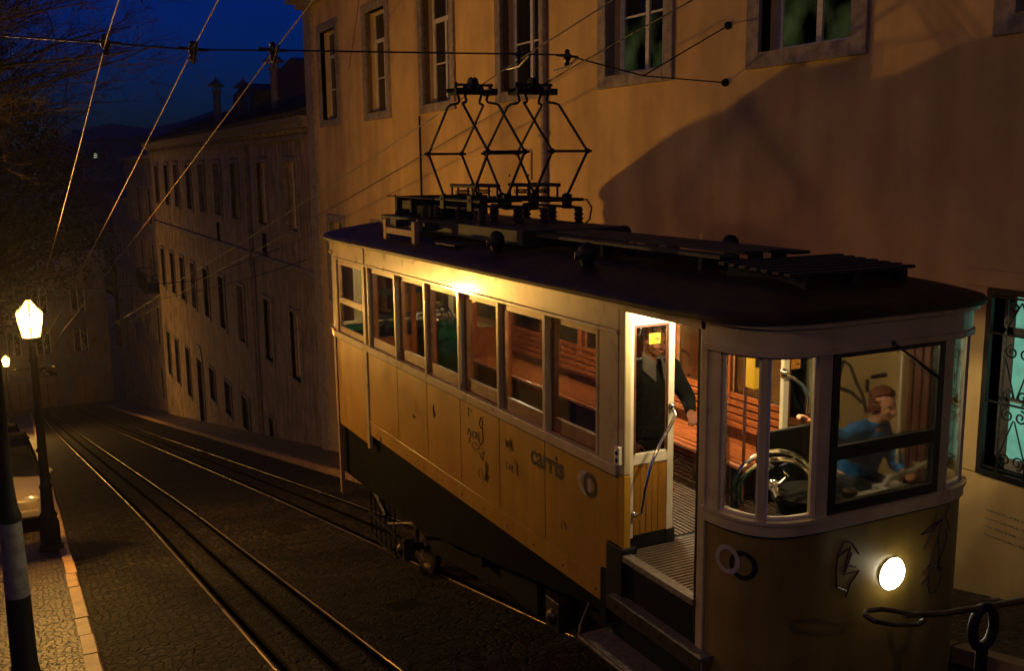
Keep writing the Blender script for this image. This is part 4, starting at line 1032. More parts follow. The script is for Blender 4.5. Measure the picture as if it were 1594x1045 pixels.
# life guard cage near the rear wheels
m = MB()
for z, w in ((-4.05, .03), (-4.42, .03), (-4.70, .03)): m.box(3.86, 3.90, 10.9, 11.9, z-.03, z)
for k in range(6): m.tube([(3.88, 10.95+.18*k, -4.05), (3.88, 10.95+.18*k, -4.70)], .01, 5)
m.box(3.84, 3.92, 12.0, 12.5, -4.0, -3.6); m.tube([(3.9, 12.5, -3.7), (3.9, 11.3, -4.3)], .04, 6)
part(m, 'life_guard', 'iron')
m = MB(); m.box(4.05, 5.4, 7.6, 10.3, -4.15, -3.55); part(m, 'equipment_box', 'under', bevel=.02)
m = MB(); m.box(4.2, 5.3, 5.2, 6.8, -3.75, -3.45); part(m, 'equipment_box', 'under', bevel=.02)
# ------------------------------------------------------------------ people
def fingers(mb, w, d, side, up, L=.075, r=.0085, curl=.5):
    """palm and five fingers; w wrist, d direction of the hand, side across the palm, up back of hand"""
    w, d, side, up = Vector(w), Vector(d).normalized(), Vector(side).normalized(), Vector(up).normalized()
    k = w+d*.085
    for t in (-1, -.33, .33, 1): mb.cap(w+side*t*.016+d*.01, k+side*t*.030, .016, .013, 8)
    for t, l in ((-1, .78), (-.36, .95), (.3, 1.0), (1, .9)):
        a = k+side*t*.031; b = a+(d-up*curl*.4).normalized()*L*.48*l; c = b+(d*.75-up*curl*1.1).normalized()*L*.32*l; e = c+(d*.3-up*curl*1.6).normalized()*L*.26*l
        mb.cap(a, b, r*1.08, r, 8); mb.cap(b, c, r, r*.93, 8); mb.cap(c, e, r*.93, r*.82, 8)
    a = w+d*.03+side*.03; b = a+(d*.6+side*.8-up*.2).normalized()*.042; c = b+(d*.9+side*.15-up*.4).normalized()*.032
    mb.cap(a, b, .0135, .0105, 8); mb.cap(b, c, .0105, .009, 8)
def head(mb, c, M, s=1.0):
    """c centre of skull, M maps x=right, y=face direction, z=up"""
    P = lambda x, y, z: Vector(c)+M@(Vector((x, y, z))*s)
    mb.ball(P(0, -.012, .025), Vector((.074, .092, .095))*s, 20, 14, M); mb.ball(P(0, .015, -.035), Vector((.060, .070, .082))*s, 16, 12, M)
    mb.ball(P(0, .050, -.085), Vector((.033, .032, .028))*s, 12, 8, M)                       # chin
    mb.cap(P(0, .082, .012), P(0, .106, -.032), .010*s, .016*s, 10)                           # nose
    for q in (-1, 1):
        mb.ball(P(q*.014, .096, -.034), .010*s, 8, 6); mb.ball(P(q*.036, .058, -.032), Vector((.026, .024, .022))*s, 10, 8, M)  # nostrils, cheeks
        mb.cap(P(q*.012, .084, .022), P(q*.046, .070, .024), .009*s, .008*s, 8)               # brow
        mb.ball(P(q*.078, -.005, -.012), Vector((.010, .022, .032))*s, 10, 8, M)              # ears
    mb.cap(P(-.018, .083, -.060), P(.018, .083, -.060), .008*s, .008*s, 8)                    # lips
    return P
def face_parts(P, M, parent, s=1.0):
    for q in (-1, 1):
        MB().ball(P(q*.030, .078, .003), Vector((.012, .008, .007))*s, 10, 8, M).build('eye', 'eye', parent, smooth=True)
    MB().cap(P(-.019, .0905, -.061), P(.019, .0905, -.061), .0045*s, .0045*s, 8).build('lips', 'lip', parent, smooth=True)

def rotz(a): return Matrix.Rotation(a, 3, 'Z')
# driver: seated at the right of the cab, arm stretched across to the partition rail
dr = thing('person', (5.42, 5.25, FL), 'seated person with curly reddish hair in blue fleece, arm stretched across the cab', 'person')
b = MB(); M = rotz(R_(-180+8)) @ Matrix.Rotation(R_(-10), 3, 'X')
hcn = Vector((5.455, 5.06, -1.755))
P = head(b, hcn, M, .93)
neck = Vector((5.45, 5.13, -1.90)); sh = Vector((5.43, 5.18, -2.00))
b.cap(hcn+Vector((0, .02, -.06)), neck, .052, .055); b.cap(neck, (5.43, 5.2, -2.12), .055, .12)
b.cap((5.43, 5.2, -2.12), (5.41, 5.27, -2.32), .125, .12); b.cap((5.33, 5.27, -2.36), (5.49, 5.27, -2.36), .10, .10)
SR = Vector((5.27, 5.14, -1.955)); SL = Vector((5.575, 5.20, -1.965)); ER = Vector((5.02, 5.02, -1.93)); WR = Vector((4.78, 5.08, -1.80))
EL = Vector((5.60, 5.05, -2.22)); WL = Vector((5.45, 4.86, -2.20))
b.cap(SR, ER, .045, .038); b.cap(ER, WR, .036, .025); b.cap(SL, EL, .045, .038); b.cap(EL, WL, .036, .025)
fingers(b, WR, (-.8, .1, .55), (-.3, -.8, .1), (0, .3, 1), curl=.6); fingers(b, WL, (-.4, -.9, .1), (.9, -.3, 0), (0, 0, 1), curl=.7)
for sx in (-.08, .08):
    kn = Vector((5.40+sx*1.4, 4.88, -2.38)); an = Vector((5.40+sx*1.3, 4.92, FL+.08))
    b.cap((5.41+sx, 5.25, -2.38), kn, .08, .058); b.cap(kn, an, .055, .038); b.cap(an, (an.x, an.y-.14, FL+.04), .038, .03)
body = b.build('body', 'skin', dr, remesh=.007)
face_parts(P, M, dr, .93)
h = MB(); rr = random.Random(5)
for k in range(60):
    sgn = rr.choice((-1, 1)); h.ball(hcn+M@Vector((sgn*rr.uniform(.056, .082), rr.uniform(-.08, .01), rr.uniform(-.065, .03))), rr.uniform(.009, .017), 7, 5)
for k in range(260):
    th = rr.uniform(0, 2*PI); ph = rr.uniform(-.9, 1.45)
    v = Vector((math.cos(th)*math.cos(ph), math.sin(th)*math.cos(ph), math.sin(ph)))
    if v.y > .30 and v.z < .62: continue
    if v.y > .05 and v.z < -.1 and abs(v.x) < .8: continue
    h.ball(hcn+M@Vector((v.x*.082*rr.uniform(.93, 1.16), v.y*.092*rr.uniform(.93, 1.14)-.020, v.z*.092*rr.uniform(.95, 1.12)+.027)), rr.uniform(.007, .019), 7, 5)
h.build('hair', 'hair_red', dr, remesh=.0045)
c = MB(); c.cap((5.43, 5.19, -2.06), (5.41, 5.27, -2.34), .150, .145, 16); c.cap(SR, SL, .078, .078, 14); c.cap((5.31, 5.18, -2.08), (5.53, 5.20, -2.08), .10, .10, 14)
c.cap(SR, ER, .068, .056, 14); c.cap(ER, WR+(ER-WR)*.12, .054, .040, 14); c.cap(SL, EL, .068, .056, 14); c.cap(EL, WL+(EL-WL)*.12, .054, .040, 14)
for k in range(5): t = k/5; c.ball(SR.lerp(ER, t)+Vector((0, -.01, -.02)), .062, 8, 6)
c.torus((5.45, 5.14, -1.905), .060, .018, None, 20, 8)
c.build('fleece_jacket', 'blue_fleece', dr, remesh=.009)
t = MB(); t.torus((5.452, 5.12, -1.885), .052, .010, None, 20, 8); t.build('collar', 'white_mark', dr, smooth=True)
t = MB(); t.cap((5.33, 5.27, -2.38), (5.49, 5.27, -2.38), .115, .115)
for sx in (-.08, .08):
    kn = Vector((5.40+sx*1.4, 4.88, -2.38)); an = Vector((5.40+sx*1.3, 4.92, FL+.12)); t.cap((5.41+sx, 5.25, -2.38), kn, .092, .07); t.cap(kn, an, .068, .052)
t.build('trousers', 'trousers', dr, remesh=.012)
t = MB()
for sx in (-.08, .08): t.cap((5.40+sx*1.3, 4.94, FL+.05), (5.40+sx*1.3, 4.78, FL+.04), .048, .038)
t.build('shoes', 'black_paint', dr, remesh=.01)

dr.location.x += .10
# passenger standing behind the left partition, reaching round to the pole
ps = thing('person', (4.27, 6.26, FL), 'standing person in dark jacket with pale collar behind the glass by the entrance', 'person')
b = MB(); M = rotz(R_(180+12)) @ Matrix.Rotation(R_(-14), 3, 'X'); hcn = Vector((4.275, 6.16, -1.305))
P = head(b, hcn, M, 1.03)
b.cap(hcn+Vector((0, .02, -.06)), (4.28, 6.22, -1.46), .055, .06); b.cap((4.28, 6.22, -1.46), (4.28, 6.26, -1.62), .06, .13)
b.cap((4.28, 6.26, -1.62), (4.27, 6.28, -1.98), .14, .12); b.cap((4.18, 6.28, -1.98), (4.36, 6.28, -1.98), .10, .10)
SR = Vector((4.09, 6.24, -1.54)); SL = Vector((4.48, 6.23, -1.56)); ER = Vector((4.02, 6.26, -1.84)); WR = Vector((4.06, 6.12, -2.06)); EL = Vector((4.60, 6.16, -1.80)); WL = Vector((4.50, 5.99, -1.86))
b.cap(SR, ER, .048, .040); b.cap(ER, WR, .038, .026); b.cap(SL, EL, .048, .040); b.cap(EL, WL, .038, .026)
fingers(b, WR, (.2, -.3, -.9), (.7, -.6, .1), (-.5, -.5, 0), curl=.5); fingers(b, WL, (-.45, -.85, -.2), (.7, -.5, .2), (.2, -.1, 1), curl=.8)
for sx in (-.09, .09):
    kn = Vector((4.27+sx*1.15, 6.24, -2.38)); an = Vector((4.27+sx*1.2, 6.30, FL+.08)); b.cap((4.27+sx, 6.28, -1.98), kn, .085, .058); b.cap(kn, an, .055, .04); b.cap(an, (an.x, an.y-.15, FL+.04), .038, .03)
b.build('body', 'skin_dark', ps, remesh=.007); face_parts(P, M, ps, 1.03)
h = MB(); rr = random.Random(8)
for k in range(140):
    th = rr.uniform(0, 2*PI); ph = rr.uniform(-.6, 1.45); v = Vector((math.cos(th)*math.cos(ph), math.sin(th)*math.cos(ph), math.sin(ph)))
    if v.y > .35 and v.z < .60: continue
    h.ball(hcn+M@Vector((v.x*.081, v.y*.096-.014, v.z*.100+.028)), rr.uniform(.012, .02), 7, 5)
h.build('hair', 'hair_dark', ps, remesh=.006)
c = MB(); c.cap((4.28, 6.25, -1.66), (4.27, 6.28, -2.10), .175, .17, 16); c.cap(SR, SL, .088, .088, 14); c.cap((4.16, 6.22, -1.66), (4.40, 6.22, -1.66), .12, .12, 14)
c.cap(SR, ER, .078, .062, 14); c.cap(ER, WR+(ER-WR)*.12, .060, .045, 14); c.cap(SL, EL, .078, .062, 14); c.cap(EL, WL+(EL-WL)*.15, .060, .045, 14)
for k in range(4): c.torus((4.275, 6.26, -1.98-.02*k), .17, .012, None, 24, 6)
c.build('jacket', 'jacket', ps, remesh=.01)
c = MB()   # open collar in two flaps
for q in (-1, 1):
    o = Vector((4.28, 6.14, -1.45)); a = o+Vector((q*.075, .06, .045)); bb = o+Vector((q*.11, .005, -.08)); d = o+Vector((q*.035, -.065, -.17)); e = o+Vector((q*.025, -.045, -.02))
    t_ = Vector((0, .012, .006)); mid = (a+bb+d+e)/4+Vector((0, -.012, .0)); V = [a, bb, d, e, mid]; c.add([v for v in V]+[v+t_ for v in V], [(0, 1, 4), (1, 2, 4), (2, 3, 4), (3, 0, 4), (5, 9, 6), (6, 9, 7), (7, 9, 8), (8, 9, 5), (0, 5, 6, 1), (1, 6, 7, 2), (2, 7, 8, 3), (3, 8, 5, 0)])
c.build('collar', 'grey_shirt', ps, bevel=.004)
t = MB(); t.cap((4.18, 6.28, -2.02), (4.36, 6.28, -2.02), .115, .115)
for sx in (-.09, .09):
    kn = Vector((4.27+sx*1.15, 6.24, -2.38)); an = Vector((4.27+sx*1.2, 6.30, FL+.12)); t.cap((4.27+sx, 6.28, -2.02), kn, .105, .075); t.cap(kn, an, .074, .06)
t.build('trousers', 'trousers', ps, remesh=.012)
t = MB()
for sx in (-.09, .09): t.cap((4.27+sx*1.2, 6.32, FL+.05), (4.27+sx*1.2, 6.15, FL+.04), .05, .04)
t.build('shoes', 'black_paint', ps, remesh=.01)

ps.location = (4.235, 6.18, FL)
# ------------------------------------------------------------------ street lamps, posts
def lamp(x, y, H, label, power, rad=.11, lcol=(1, .51, .10)):
    z0 = gz(y)+.11; t = thing('street_lamp', (x, y, z0), label, 'street lamp', 'cast iron lamps along the left kerb')
    m = MB(); m.lathe((x, y, z0-.1), [(.19, 0), (.19, .16), (.15, .2), (.15, .55), (.12, .62), (.135, .68), (.10, .74), (.085, 1.1), (.10, 1.15), (.075, 1.2), (.062, 2.0), (.05, H-.55), (.07, H-.5), (.045, H-.44), (.045, H-.25), (.10, H-.18), (.12, H-.16), (.12, H-.13)], 16)
    m.tube([(x-.28, y, z0+H-.72), (x+.28, y, z0+H-.72)], .014, 6); m.build('post', 'iron', t, smooth=True)
    zb = z0+H-.23
    def hexa(r0, h0, r1, h1, mb, n=6):
        a = [(x+r0*math.cos(PI/6+2*PI*k/n), y+r0*math.sin(PI/6+2*PI*k/n), zb+h0) for k in range(n)]; b = [(x+r1*math.cos(PI/6+2*PI*k/n), y+r1*math.sin(PI/6+2*PI*k/n), zb+h1) for k in range(n)]
        mb.add(a+b, [(k, (k+1) % n, n+(k+1) % n, n+k) for k in range(n)])
    g = MB(); hexa(.145, 0, .215, .36, g); hexa(.215, .362, .02, .58, g)
    ln = g.build('lantern', 'lamp_glow', t)
    fr = MB()
    for k in range(6):
        a = PI/6+2*PI*k/6; p = [(x+r*math.cos(a), y+r*math.sin(a), zb+h) for r, h in ((.148, 0), (.218, .36), (.03, .585))]; fr.tube(p, .008, 4)
    fr.lathe((x, y, zb+.57), [(.04, 0), (.03, .04), (.012, .05), (.02, .08), (.002, .11)], 8)
    fr.build('lantern_frame', 'iron', ln)
    MB().ball((x, y, zb+.22), (.055, .055, .085), 12, 8).build('bulb', 'lamp_core', ln, smooth=True)
    light('street_lamp_light', 'POINT', (x, y, zb+.22), lcol, power, t, rad)
    return t
LX, LY = .19, 16.7
lamp(.17, 16.7, 3.66, 'nearest lit street lamp, black post with glowing lantern at the left kerb', LP1, .07)
lamp(-.72, 57.2, 3.9, 'farther lit street lamp, small glowing lantern low at the left edge of the picture', LP2)
lamp(-1.0, 10.9, 6.0, 'tall lit street lamp on the left pavement between the banded post and the nearest lantern', LP0, .42, (1, .60, .30))
lamp(-1.5, 3.4, 5.3, 'tall fill lamp added out of view on the left pavement, just left of the viewer', LP0*.45, .3, (1, .60, .30))  # unseen lamp added to brighten the wall and even out its shadows
lamp(-1.6, -6.5, 5.2, 'unseen fill lamp added up the hill behind the viewer, on a lantern post', LPB, .12, (1, .66, .36))  # unseen lamp added as fill light for the carriage front

t = thing('marker_post', (-.19, 9.0, gz(9)+.11), 'black roadside post with a broad pale band, standing closest to the lower left corner', 'post')
x, y, z0 = -.20, 9.0, gz(9)+.1
m = MB(); m.lathe((x, y, z0-.1), [(.20, 0), (.20, .12), (.155, .24), (.12, .30), (.105, .40), (.098, 1.02)], 20); m.build('base', 'iron', t, smooth=True)
m = MB(); m.lathe((x, y, z0-.1), [(.0985, 1.02), (.086, 1.68)], 20); m.build('painted_band', 'white_band', t, smooth=True)
m = MB(); m.lathe((x, y, z0-.1), [(.088, 1.68), (.092, 1.72), (.07, 1.80), (.055, 2.0), (.05, 3.3), (.07, 3.33), (.06, 3.38), (.02, 3.45)], 16); m.build('shaft', 'iron', t, smooth=True)

# ------------------------------------------------------------------ metal rail in the foreground
t = thing('metal_handrail', (4.3, 3.2, gz(3.2)), 'worn steel rail with a flat hairpin end and dark ring, in front of the carriage', 'handrail')
Y = 3.2
m = MB(); m.tube([(3.80, Y+.02, -2.205), (3.62, Y+.045, -2.15), (3.50, Y+.04, -2.13), (3.455, Y, -2.125), (3.47, Y-.04, -2.14), (3.60, Y-.05, -2.185), (3.78, Y-.03, -2.235), (3.86, Y, -2.245)], .012, 10)
m.build('loop', 'steel_worn', t, smooth=True)
m = MB(); m.tube([(3.74, Y+.018, -2.20), (4.0, Y+.004, -2.24), (4.25, Y, -2.267), (4.7, Y, -2.31), (5.2, Y, -2.36), (6.3, Y, -2.46)], [.012, .015, .017, .018, .018, .018], 12); m.build('rail', 'steel_worn', t, smooth=True)
m = MB(); m.torus((4.30, Y, -2.38), .095, .026, Matrix.Rotation(PI/2, 3, 'X')@Matrix.Diagonal((.85, 1.15, 1)), 30, 10)
m.tube([(4.30, Y, -2.49), (4.30, Y, gz(Y)-.1)], .03, 10); m.build('ring_support', 'iron', t, smooth=True)
m = MB(); m.tube([(6.2, Y, -2.45), (6.2, Y, gz(Y)-.1)], .03, 10); m.build('leg', 'iron', t, smooth=True)
m = MB(); m.tube([(4.34, Y, -2.242), (4.40, Y, -2.245)], .012, 6); m.build('clip', 'steel', t)

# ------------------------------------------------------------------ overhead wires
def wire(pts, r, name, label, m='wire', sag=0.0, group=None):
    P_ = []
    for (a, b) in zip(pts[:-1], pts[1:]):
        a, b = Vector(a), Vector(b); n = 16
        for i in range(n):
            u = i/n; q = a.lerp(b, u); q.z -= sag*4*u*(1-u)*((b-a).length/20)**2; P_.append(q)
    P_.append(Vector(pts[-1])); mb = MB(); mb.tube(P_, r, 8)
    o = mb.build(name, m, None, smooth=True); return tag(o, label, 'cable', group)
G1 = 'trolley wires over the tracks'
def ZW(y, o=2.62): return o-.192*y
for x, lab, o, r in ((1.46, 'second overhead wire from the left, running downhill over the left track', 2.60, .006), (2.11, 'third overhead wire from the left, over the right rail of the left track', 2.60, .006),
                  (4.43, 'overhead wire touching the left pantograph of the carriage', 2.62, .0065), (5.03, 'overhead wire touching the right pantograph of the carriage', 2.58, .0065)):
    pts = [(x, y, ZW(y, o)) for y in (-8, 8.6, 30, 55, 93)]
    wire(pts, r, 'trolley_wire', lab, 'wire' if x < 4 else 'black_wire', .04, G1)
wire([(1.10, -8, 4.1), (.79, 8.3, .98), (.62, 30, -3.3), (.55, 93, -15.5)], .006, 'trolley_wire', 'leftmost overhead wire, steepest in the picture, crossing in front of the bare tree', 'wire', .05, G1)
sp = thing('span_wire', (4, 8.6, .95), 'black wire stretched across the street holding the trolley wires on round insulators', 'cable')
S = [(-6.5, 8.7, 1.25), (1.46, 8.6, .945), (2.11, 8.6, .965), (4.86, 8.5, 1.02), (6.1, 9.0, .90), (7.38, 9.25, .88)]
MB().tube(S, .008, 6).build('cable', 'black_wire', sp)
MB().tube([(6.1, 9.0, .90), (7.38, 9.22, 1.50)], .008, 6).build('cable', 'black_wire', sp)
for q in ((7.38, 9.25, .88), (7.38, 9.22, 1.50)): MB().ball(q, .045, 10, 8).build('wall_bracket', 'iron', sp)
for x, z in ((.80, .97), (1.46, .945), (2.11, .965), (4.43, 1.01), (4.95, 1.015)):
    m = MB(); m.lathe((x, 8.6, z-.05), [(.015, -.045), (.034, -.02), (.02, 0), (.038, .03), (.038, .07), (.02, .09), (.03, .10), (.012, .12)], 12)
    m.tube([(x-.12, 8.6, z+.01), (x+.12, 8.6, z)], .014, 6); m.tube([(x, 8.4, ZW(8.4)-.02+.0), (x, 8.6, z-.1), (x, 8.85, ZW(8.85)-.02)], .012, 6) if x > 1 else None
    m.build('insulator', 'insulator', sp, smooth=True)
sp2 = thing('span_wire', (3, 30, -3.2), 'thin black wire across the street farther down, fixed to the stained old building', 'cable')
MB().tube([(-4, 30, -2.6), (1.46, 30, -3.25), (2.1, 30, -3.3), (4.7, 30, -3.25), (7.48, 31, -2.5)], .011, 5).build('cable', 'black_wire', sp2)
wire([(1.5, 42, -4.9), (4.5, 40, -5.0), (7.48, 27.8, -2.6)], .012, 'guy_wire', 'slack black wire hanging low in front of the stained old building', 'black_wire', .3)
wire([(-2.0, -6, 3.0), (3.0, 8.0, 3.3), (7.38, 23.0, 2.2)], .006, 'guy_wire', 'thin wire running up across the ochre wall to the top right', 'black_wire', .3)

# ------------------------------------------------------------------ trees
def bare_tree(name, x, y, H, seed, label, zlo=.2, nb=13, L0=3.1, lean=0):
    r = random.Random(seed); z0 = gz(y)+.05; t = thing(name, (x, y, z0), label, 'tree', 'trees on the left side of the street')
    tr = MB(); br = MB(); top = z0+H; tp = []
    for i in range(9):
        u = i/8; tp.append(Vector((x+lean*u*u+r.uniform(-.08, .08), y+r.uniform(-.1, .1), z0-.3+(H+.3)*u)))
    tr.tube(tp, [H*.016*(1-.75*i/8) for i in range(9)], 9)
    def grow(p, d, L, rad, lev):
        n = 7 if lev < 2 else 4; pts = [p.copy()]; q = p.copy(); dd = d.normalized(); w = Vector((r.uniform(-1, 1), r.uniform(-1, 1), r.uniform(-.4, .4)))
        for i in range(n):
            dd = (dd+w*.07+Vector((r.uniform(-1, 1), r.uniform(-1, 1), r.uniform(-.8, .9)))*.16).normalized(); q = q+dd*L/n; pts.append(q.copy())
        (tr if lev == 0 else br).tube(pts, [rad*(1-.75*i/n) for i in range(n+1)], 6 if lev < 2 else 3)
        if lev >= 3: return
        k = (6, 6, 5)[lev]
        for j in range(k):
            f = .25+.75*(j+r.random())/k; idx = min(n, max(1, int(f*n))); base = pts[idx]
            side = Vector((r.uniform(-1, 1), r.uniform(-1, 1), r.uniform(-.45, .75))).normalized()
            seg = (pts[idx]-pts[idx-1]).normalized()
            grow(base, seg*.8+side*.75, L*r.uniform(.36, .62)*(1.15-.5*f), max(.0055, rad*(1-.75*f)*.62), lev+1)
    for k in range(nb):
        zz = zlo+(top-zlo)*(k/nb)**1.1; u = (zz-z0)/H; base = Vector((x+lean*u*u, y, zz)); a = r.uniform(-1.1, 1.1) if k % 5 else r.uniform(1.6, 4.6)
        grow(base, Vector((math.cos(a), math.sin(a), r.uniform(.05, .65))), L0*r.uniform(.7, 1.15)*(1-.35*k/nb), .045*(1-.5*k/nb), 0)
    tr.build('trunk', 'bark', t, smooth=True); br.build('crown', 'bark', t)
    return t
bare_tree('bare_tree', -2.2, 20.0, 11.5, 11, 'tall bare tree whose twigs reach farthest over the street against the blue sky', .3, 24, 5.2, .5)
bare_tree('bare_tree', -2.4, 15.5, 10.0, 5, 'bare tree nearest to the viewer, its fine twigs dark at the top left corner', .5, 22, 3.4, .2)
bare_tree('bare_tree', -2.3, 25.5, 13.0, 23, 'bare tree standing behind the one with the farthest reaching twigs', -1.0, 26, 5.2, .4)
bare_tree('bare_tree', -2.2, 33, 15, 31, 'farther bare tree on the left, above the parked cars', -2.6, 24, 5.8, .4)
bare_tree('bare_tree', -2.0, 46, 17, 37, 'farthest bare tree on the left, its crown above the second lamp', -5.5, 17, 5.0, .4)
def leafy(x, y, z0, H, R, seed, label, off=0):
    r = random.Random(seed); t = thing('leafy_tree', (x, y, z0), label, 'tree', 'trees on the left side of the street')
    tr = MB(); top = Vector((x+r.uniform(-.5, .5), y, z0+H*.6)); tr.tube([(x, y, z0-.5), (x+.1, y, z0+H*.3), top], [H*.03, H*.024, H*.012], 8)
    cl = []
    for k in range(26):
        a = r.uniform(0, 2*PI); rr_ = R*math.sqrt(r.random()); h = z0+H*(.42+.58*r.random()*(1-.5*(rr_/R)**2)); c = Vector((x+off+rr_*math.cos(a), y+rr_*math.sin(a), h)); cl.append((c, R*r.uniform(.2, .42)))
        if k < 10: tr.tube([(x, y, z0+H*.35), c], [H*.012, .03], 5)
    tr.build('trunk', 'bark', t)
    lf = MB()
    for c, cr_ in cl:
        for _ in range(150):
            v = Vector((r.gauss(0, 1), r.gauss(0, 1), r.gauss(0, .8))); v = v.normalized()*cr_*r.uniform(.35, 1.08); p = c+v
            a = Vector((r.uniform(-1, 1), r.uniform(-1, 1), r.uniform(-1, 1))).normalized(); b_ = a.orthogonal().normalized(); s = R*r.uniform(.016, .036)
            lf.add([p-a*s, p+b_*s*.5, p+a*s, p-b_*s*.5], [(0, 1, 2, 3)])
    lf.build('crown', 'leaf', t); return t
leafy(-3.2, 43, gz(43), 17, 4.2, 2, 'dense dark evergreen tree behind the bare trees, nearest evergreen', 2.2)
leafy(-3.5, 60, gz(60), 19, 5.0, 3, 'dark evergreen tree far down the left side above the second lamp', 2)
leafy(-4, 80, gz(80), 19, 6, 4, 'dark evergreen tree near the foot of the street on the left')
leafy(-8, 112, -21, 24, 8, 5, 'big dark evergreen tree beyond the foot of the street, left')
leafy(1, 122, -21, 17.5, 7, 6, 'dark evergreen tree rising behind the pale corner building')
leafy(11, 128, -21, 16.5, 6, 7, 'dark evergreen tree behind the narrow dark house')
# garden wall on the left
t = MB()
for i in range(24):
    y = 19+3.4*i; t.box(-3.3, -2.9, y, y+3.4, gz(y+3.4)-.3, gz(y)+2.0)
w = t.build('wall', 'dark_plaster', None); w.name = 'garden_wall'; tag(w, 'dark stepped garden wall running down the left side behind the parked cars', 'wall')
t = MB(); t.box(-9.2, -9.0, -15, 100, gz(100), 3); 

# houses on the far hill with a few lights
for px in HOUSES: hill_house(*px)

# ------------------------------------------------------------------ parked cars (noses uphill, towards the camera)
def carbuild(x, y, col, label, seed=0):
    """nose at y, tail at y+4; x = centre"""
    t = thing('parked_car', (x, y+2, gz(y+2)+.11), label, 'car', 'cars parked nose uphill on the left')
    base = lambda yy: gz(yy)+.11
    # side profile (v from nose, lower z, upper z, half width)
    secs = [(0, .32, .58, .62), (.10, .25, .68, .74), (.45, .22, .78, .80), (1.05, .20, .92, .83), (1.30, .20, .97, .84), (2.6, .20, .99, .84), (3.5, .22, .98, .82), (3.9, .28, .92, .76), (4.0, .36, .80, .66)]
    m = MB(); n = 12; vs = []
    for v, a, b_, hw in secs:
        yy = y+v; z0 = base(yy)
        pr = [(-hw*.92, a), (-hw, a+.12), (-hw, b_-.22), (-hw*.96, b_-.08), (-hw*.86, b_-.01), (-hw*.4, b_+.03), (hw*.4, b_+.03), (hw*.86, b_-.01), (hw*.96, b_-.08), (hw, b_-.22), (hw, a+.12), (hw*.92, a)]
        vs += [(x+u, yy, z0+w_) for u, w_ in pr]
    fs = [(i*n+j, i*n+(j+1) % n, (i+1)*n+(j+1) % n, (i+1)*n+j) for i in range(len(secs)-1) for j in range(n)]+[tuple(range(n-1, -1, -1)), tuple((len(secs)-1)*n+j for j in range(n))]
    m.add(vs, fs); bd = m.build('body', col, t, smooth=True)
    # greenhouse and roof
    def cab(secs2, name, mt, par):
        m = MB(); vs = []
        for v, zz, hw in secs2: yy = y+v; vs += [(x-hw, yy, base(yy)+zz), (x+hw, yy, base(yy)+zz)]
        return m, vs
    Q = lambda v, zz, hw: [(x-hw, y+v, base(y+v)+zz), (x+hw, y+v, base(y+v)+zz)]
    m = MB(); m.add(Q(1.12, .95, .74)+Q(1.75, 1.36, .60)+Q(3.1, 1.38, .60)+Q(3.75, .97, .72), [(0, 1, 3, 2), (2, 3, 5, 4), (4, 5, 7, 6), (0, 2, 4, 6), (1, 7, 5, 3)]); m.build('windows', 'dark_glass', t)
    m = MB(); m.add(Q(1.72, 1.365, .62)+Q(3.12, 1.385, .62)+Q(1.74, 1.41, .56)+Q(3.1, 1.43, .56), [(0, 1, 5, 4), (4, 5, 7, 6), (2, 6, 7, 3), (0, 4, 6, 2), (1, 3, 7, 5)])
    for s in (-1, 1): m.tube([Vector(Q(1.12, .96, .75)[(s+1)//2]), Vector(Q(1.75, 1.38, .61)[(s+1)//2])], .03, 5); m.tube([Vector(Q(3.75, .97, .73)[(s+1)//2]), Vector(Q(3.1, 1.39, .61)[(s+1)//2])], .035, 5); m.tube([Vector(Q(2.4, .97, .76)[(s+1)//2]), Vector(Q(2.4, 1.38, .61)[(s+1)//2])], .025, 5)
    m.build('roof', 'rubber', t)
    for s in (-1, 1):
        m = MB(); m.ball((x+s*.56, y+.075, base(y)+.60), (.14, .05, .075), 14, 10); m.build('headlight', 'lens', t, smooth=True)
        m = MB(); m.ball((x+s*.90, y+1.42, base(y+1.4)+.98), (.08, .05, .06), 10, 8); m.build('wing_mirror', col, t, smooth=True)
        for v in (.75, 3.2):
            m = MB(); yy = y+v; m.lathe((x+s*.74, yy, base(yy)+.30), [(.2, -.09), (.29, -.09), (.30, -.06), (.30, .06), (.29, .09), (.2, .09)], 20, 'x'); wl = m.build('wheel', 'rubber', t, smooth=True)
            m = MB(); m.lathe((x+s*.78, yy, base(yy)+.30), [(.18, -.03), (.19, .03), (.06, .055), (.02, .055)], 16, 'x'); m.build('rim', 'steel_worn', wl, smooth=True)
    m = MB(); m.box(x-.70, x+.70, y-.05, y+.10, base(y)+.30, base(y)+.44); m.build('bumper', 'rubber' if col != 'car_silver' else col, t, bevel=.03)
    m = MB(); m.box(x-.34, x+.34, y-.0, y+.06, base(y)+.52, base(y)+.62); m.build('grille', 'rubber', t)
    m = MB(); m.box(x-.25, x+.25, y-.06, y-.045, base(y)+.33, base(y)+.42); m.build('number_plate', 'white_mark', t)
carbuild(-.62, 18.9, 'car_silver', 'pale silver parked car, the nearest one, half hidden behind the lamp post base')
carbuild(-.70, 25.3, 'car_dark', 'black parked car, second down the left side, behind the silver one')
carbuild(-.95, 31.8, 'car_grey', 'dark grey parked car, third down the left side, farthest up the row')

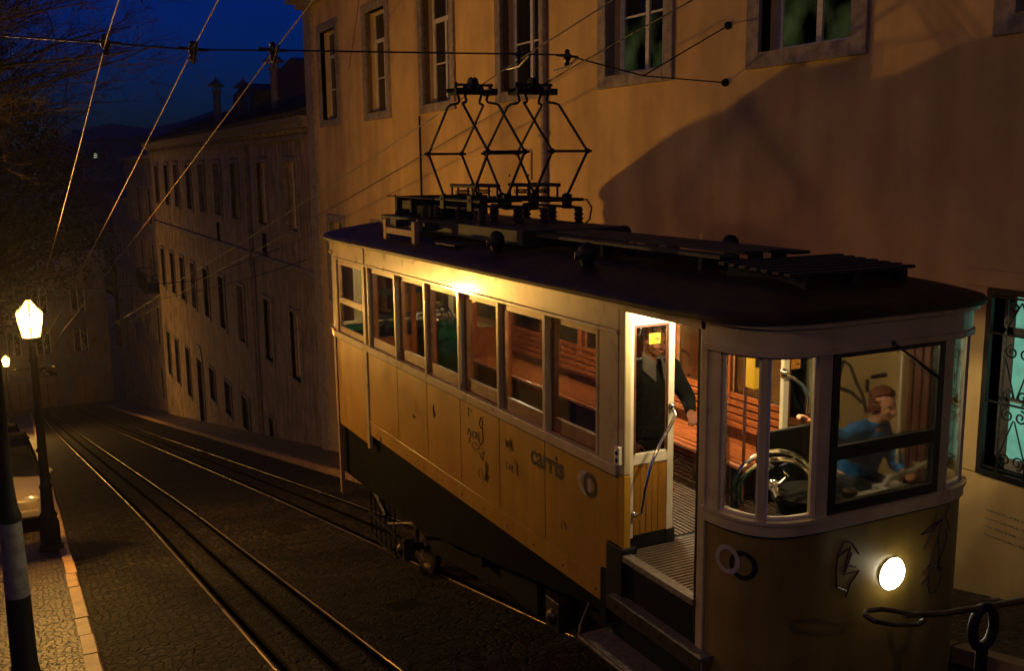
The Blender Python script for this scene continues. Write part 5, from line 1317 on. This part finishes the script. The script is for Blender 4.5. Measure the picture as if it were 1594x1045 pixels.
if HALO_HAZE:  # thin volume added for halos round the lamps, standing in for lens glow
    m = bpy.data.materials.new('halo_haze_air'); m.use_nodes = True; nt = m.node_tree; nt.nodes.remove(nt.nodes['Principled BSDF'])
    v = nt.nodes.new('ShaderNodeVolumePrincipled'); v.inputs['Color'].default_value = (.9, .9, .92, 1); v.inputs['Density'].default_value = HALO_HAZE; v.inputs['Anisotropy'].default_value = .7
    nt.links.new(v.outputs[0], nt.nodes['Material Output'].inputs['Volume'])
    MATS['halo_haze_air'] = m; h = B(-300, 300, -95, 620, -25, 40).build('halo_haze', 'halo_haze_air'); h['kind'] = 'stuff'
# ------------------------------------------------------------------ sky, camera, output
wd = bpy.data.worlds.new('World'); sc.world = wd; wd.use_nodes = True
nt = wd.node_tree; bg_ = nt.nodes['Background']; sky = nt.nodes.new('ShaderNodeTexSky'); sky.sky_type = 'NISHITA'; sky.sun_disc = False
sky.sun_elevation = R_(SKY_EL); sky.sun_rotation = R_(SKY_ROT); sky.air_density = 1.0; sky.dust_density = .4; sky.ozone_density = 8.0
tint = nt.nodes.new('ShaderNodeMix'); tint.data_type = 'RGBA'; tint.blend_type = 'MULTIPLY'; tint.inputs[0].default_value = 1; tint.inputs[7].default_value = (.17, .50, 1, 1)
nt.links.new(sky.outputs[0], tint.inputs[6]); nt.links.new(tint.outputs[2], bg_.inputs[0]); bg_.inputs[1].default_value = SKY_S
cam = bpy.data.cameras.new('camera'); co = bpy.data.objects.new('camera', cam); COL.objects.link(co)
cam.sensor_width = 36; cam.lens = 36*1550/1594; cam.clip_end = 3000; cam.clip_start = .05
Rm = Matrix(((.8927, .0867, -.4422), (-.4505, .1461, -.8808), (-.0118, .9855, .1695)))
co.matrix_world = CAMR.to_4x4(); sc.camera = co
sc.view_settings.view_transform = 'Standard'; sc.view_settings.look = 'None'; sc.view_settings.exposure = EXPO; sc.view_settings.gamma = 1
sc.cycles.use_denoising = True; sc.cycles.max_bounces = 7; sc.cycles.transparent_max_bounces = 24; sc.cycles.glossy_bounces = 4; sc.cycles.diffuse_bounces = 3
sc.cycles.caustics_reflective = False; sc.cycles.caustics_refractive = False; sc.cycles.sample_clamp_indirect = 4
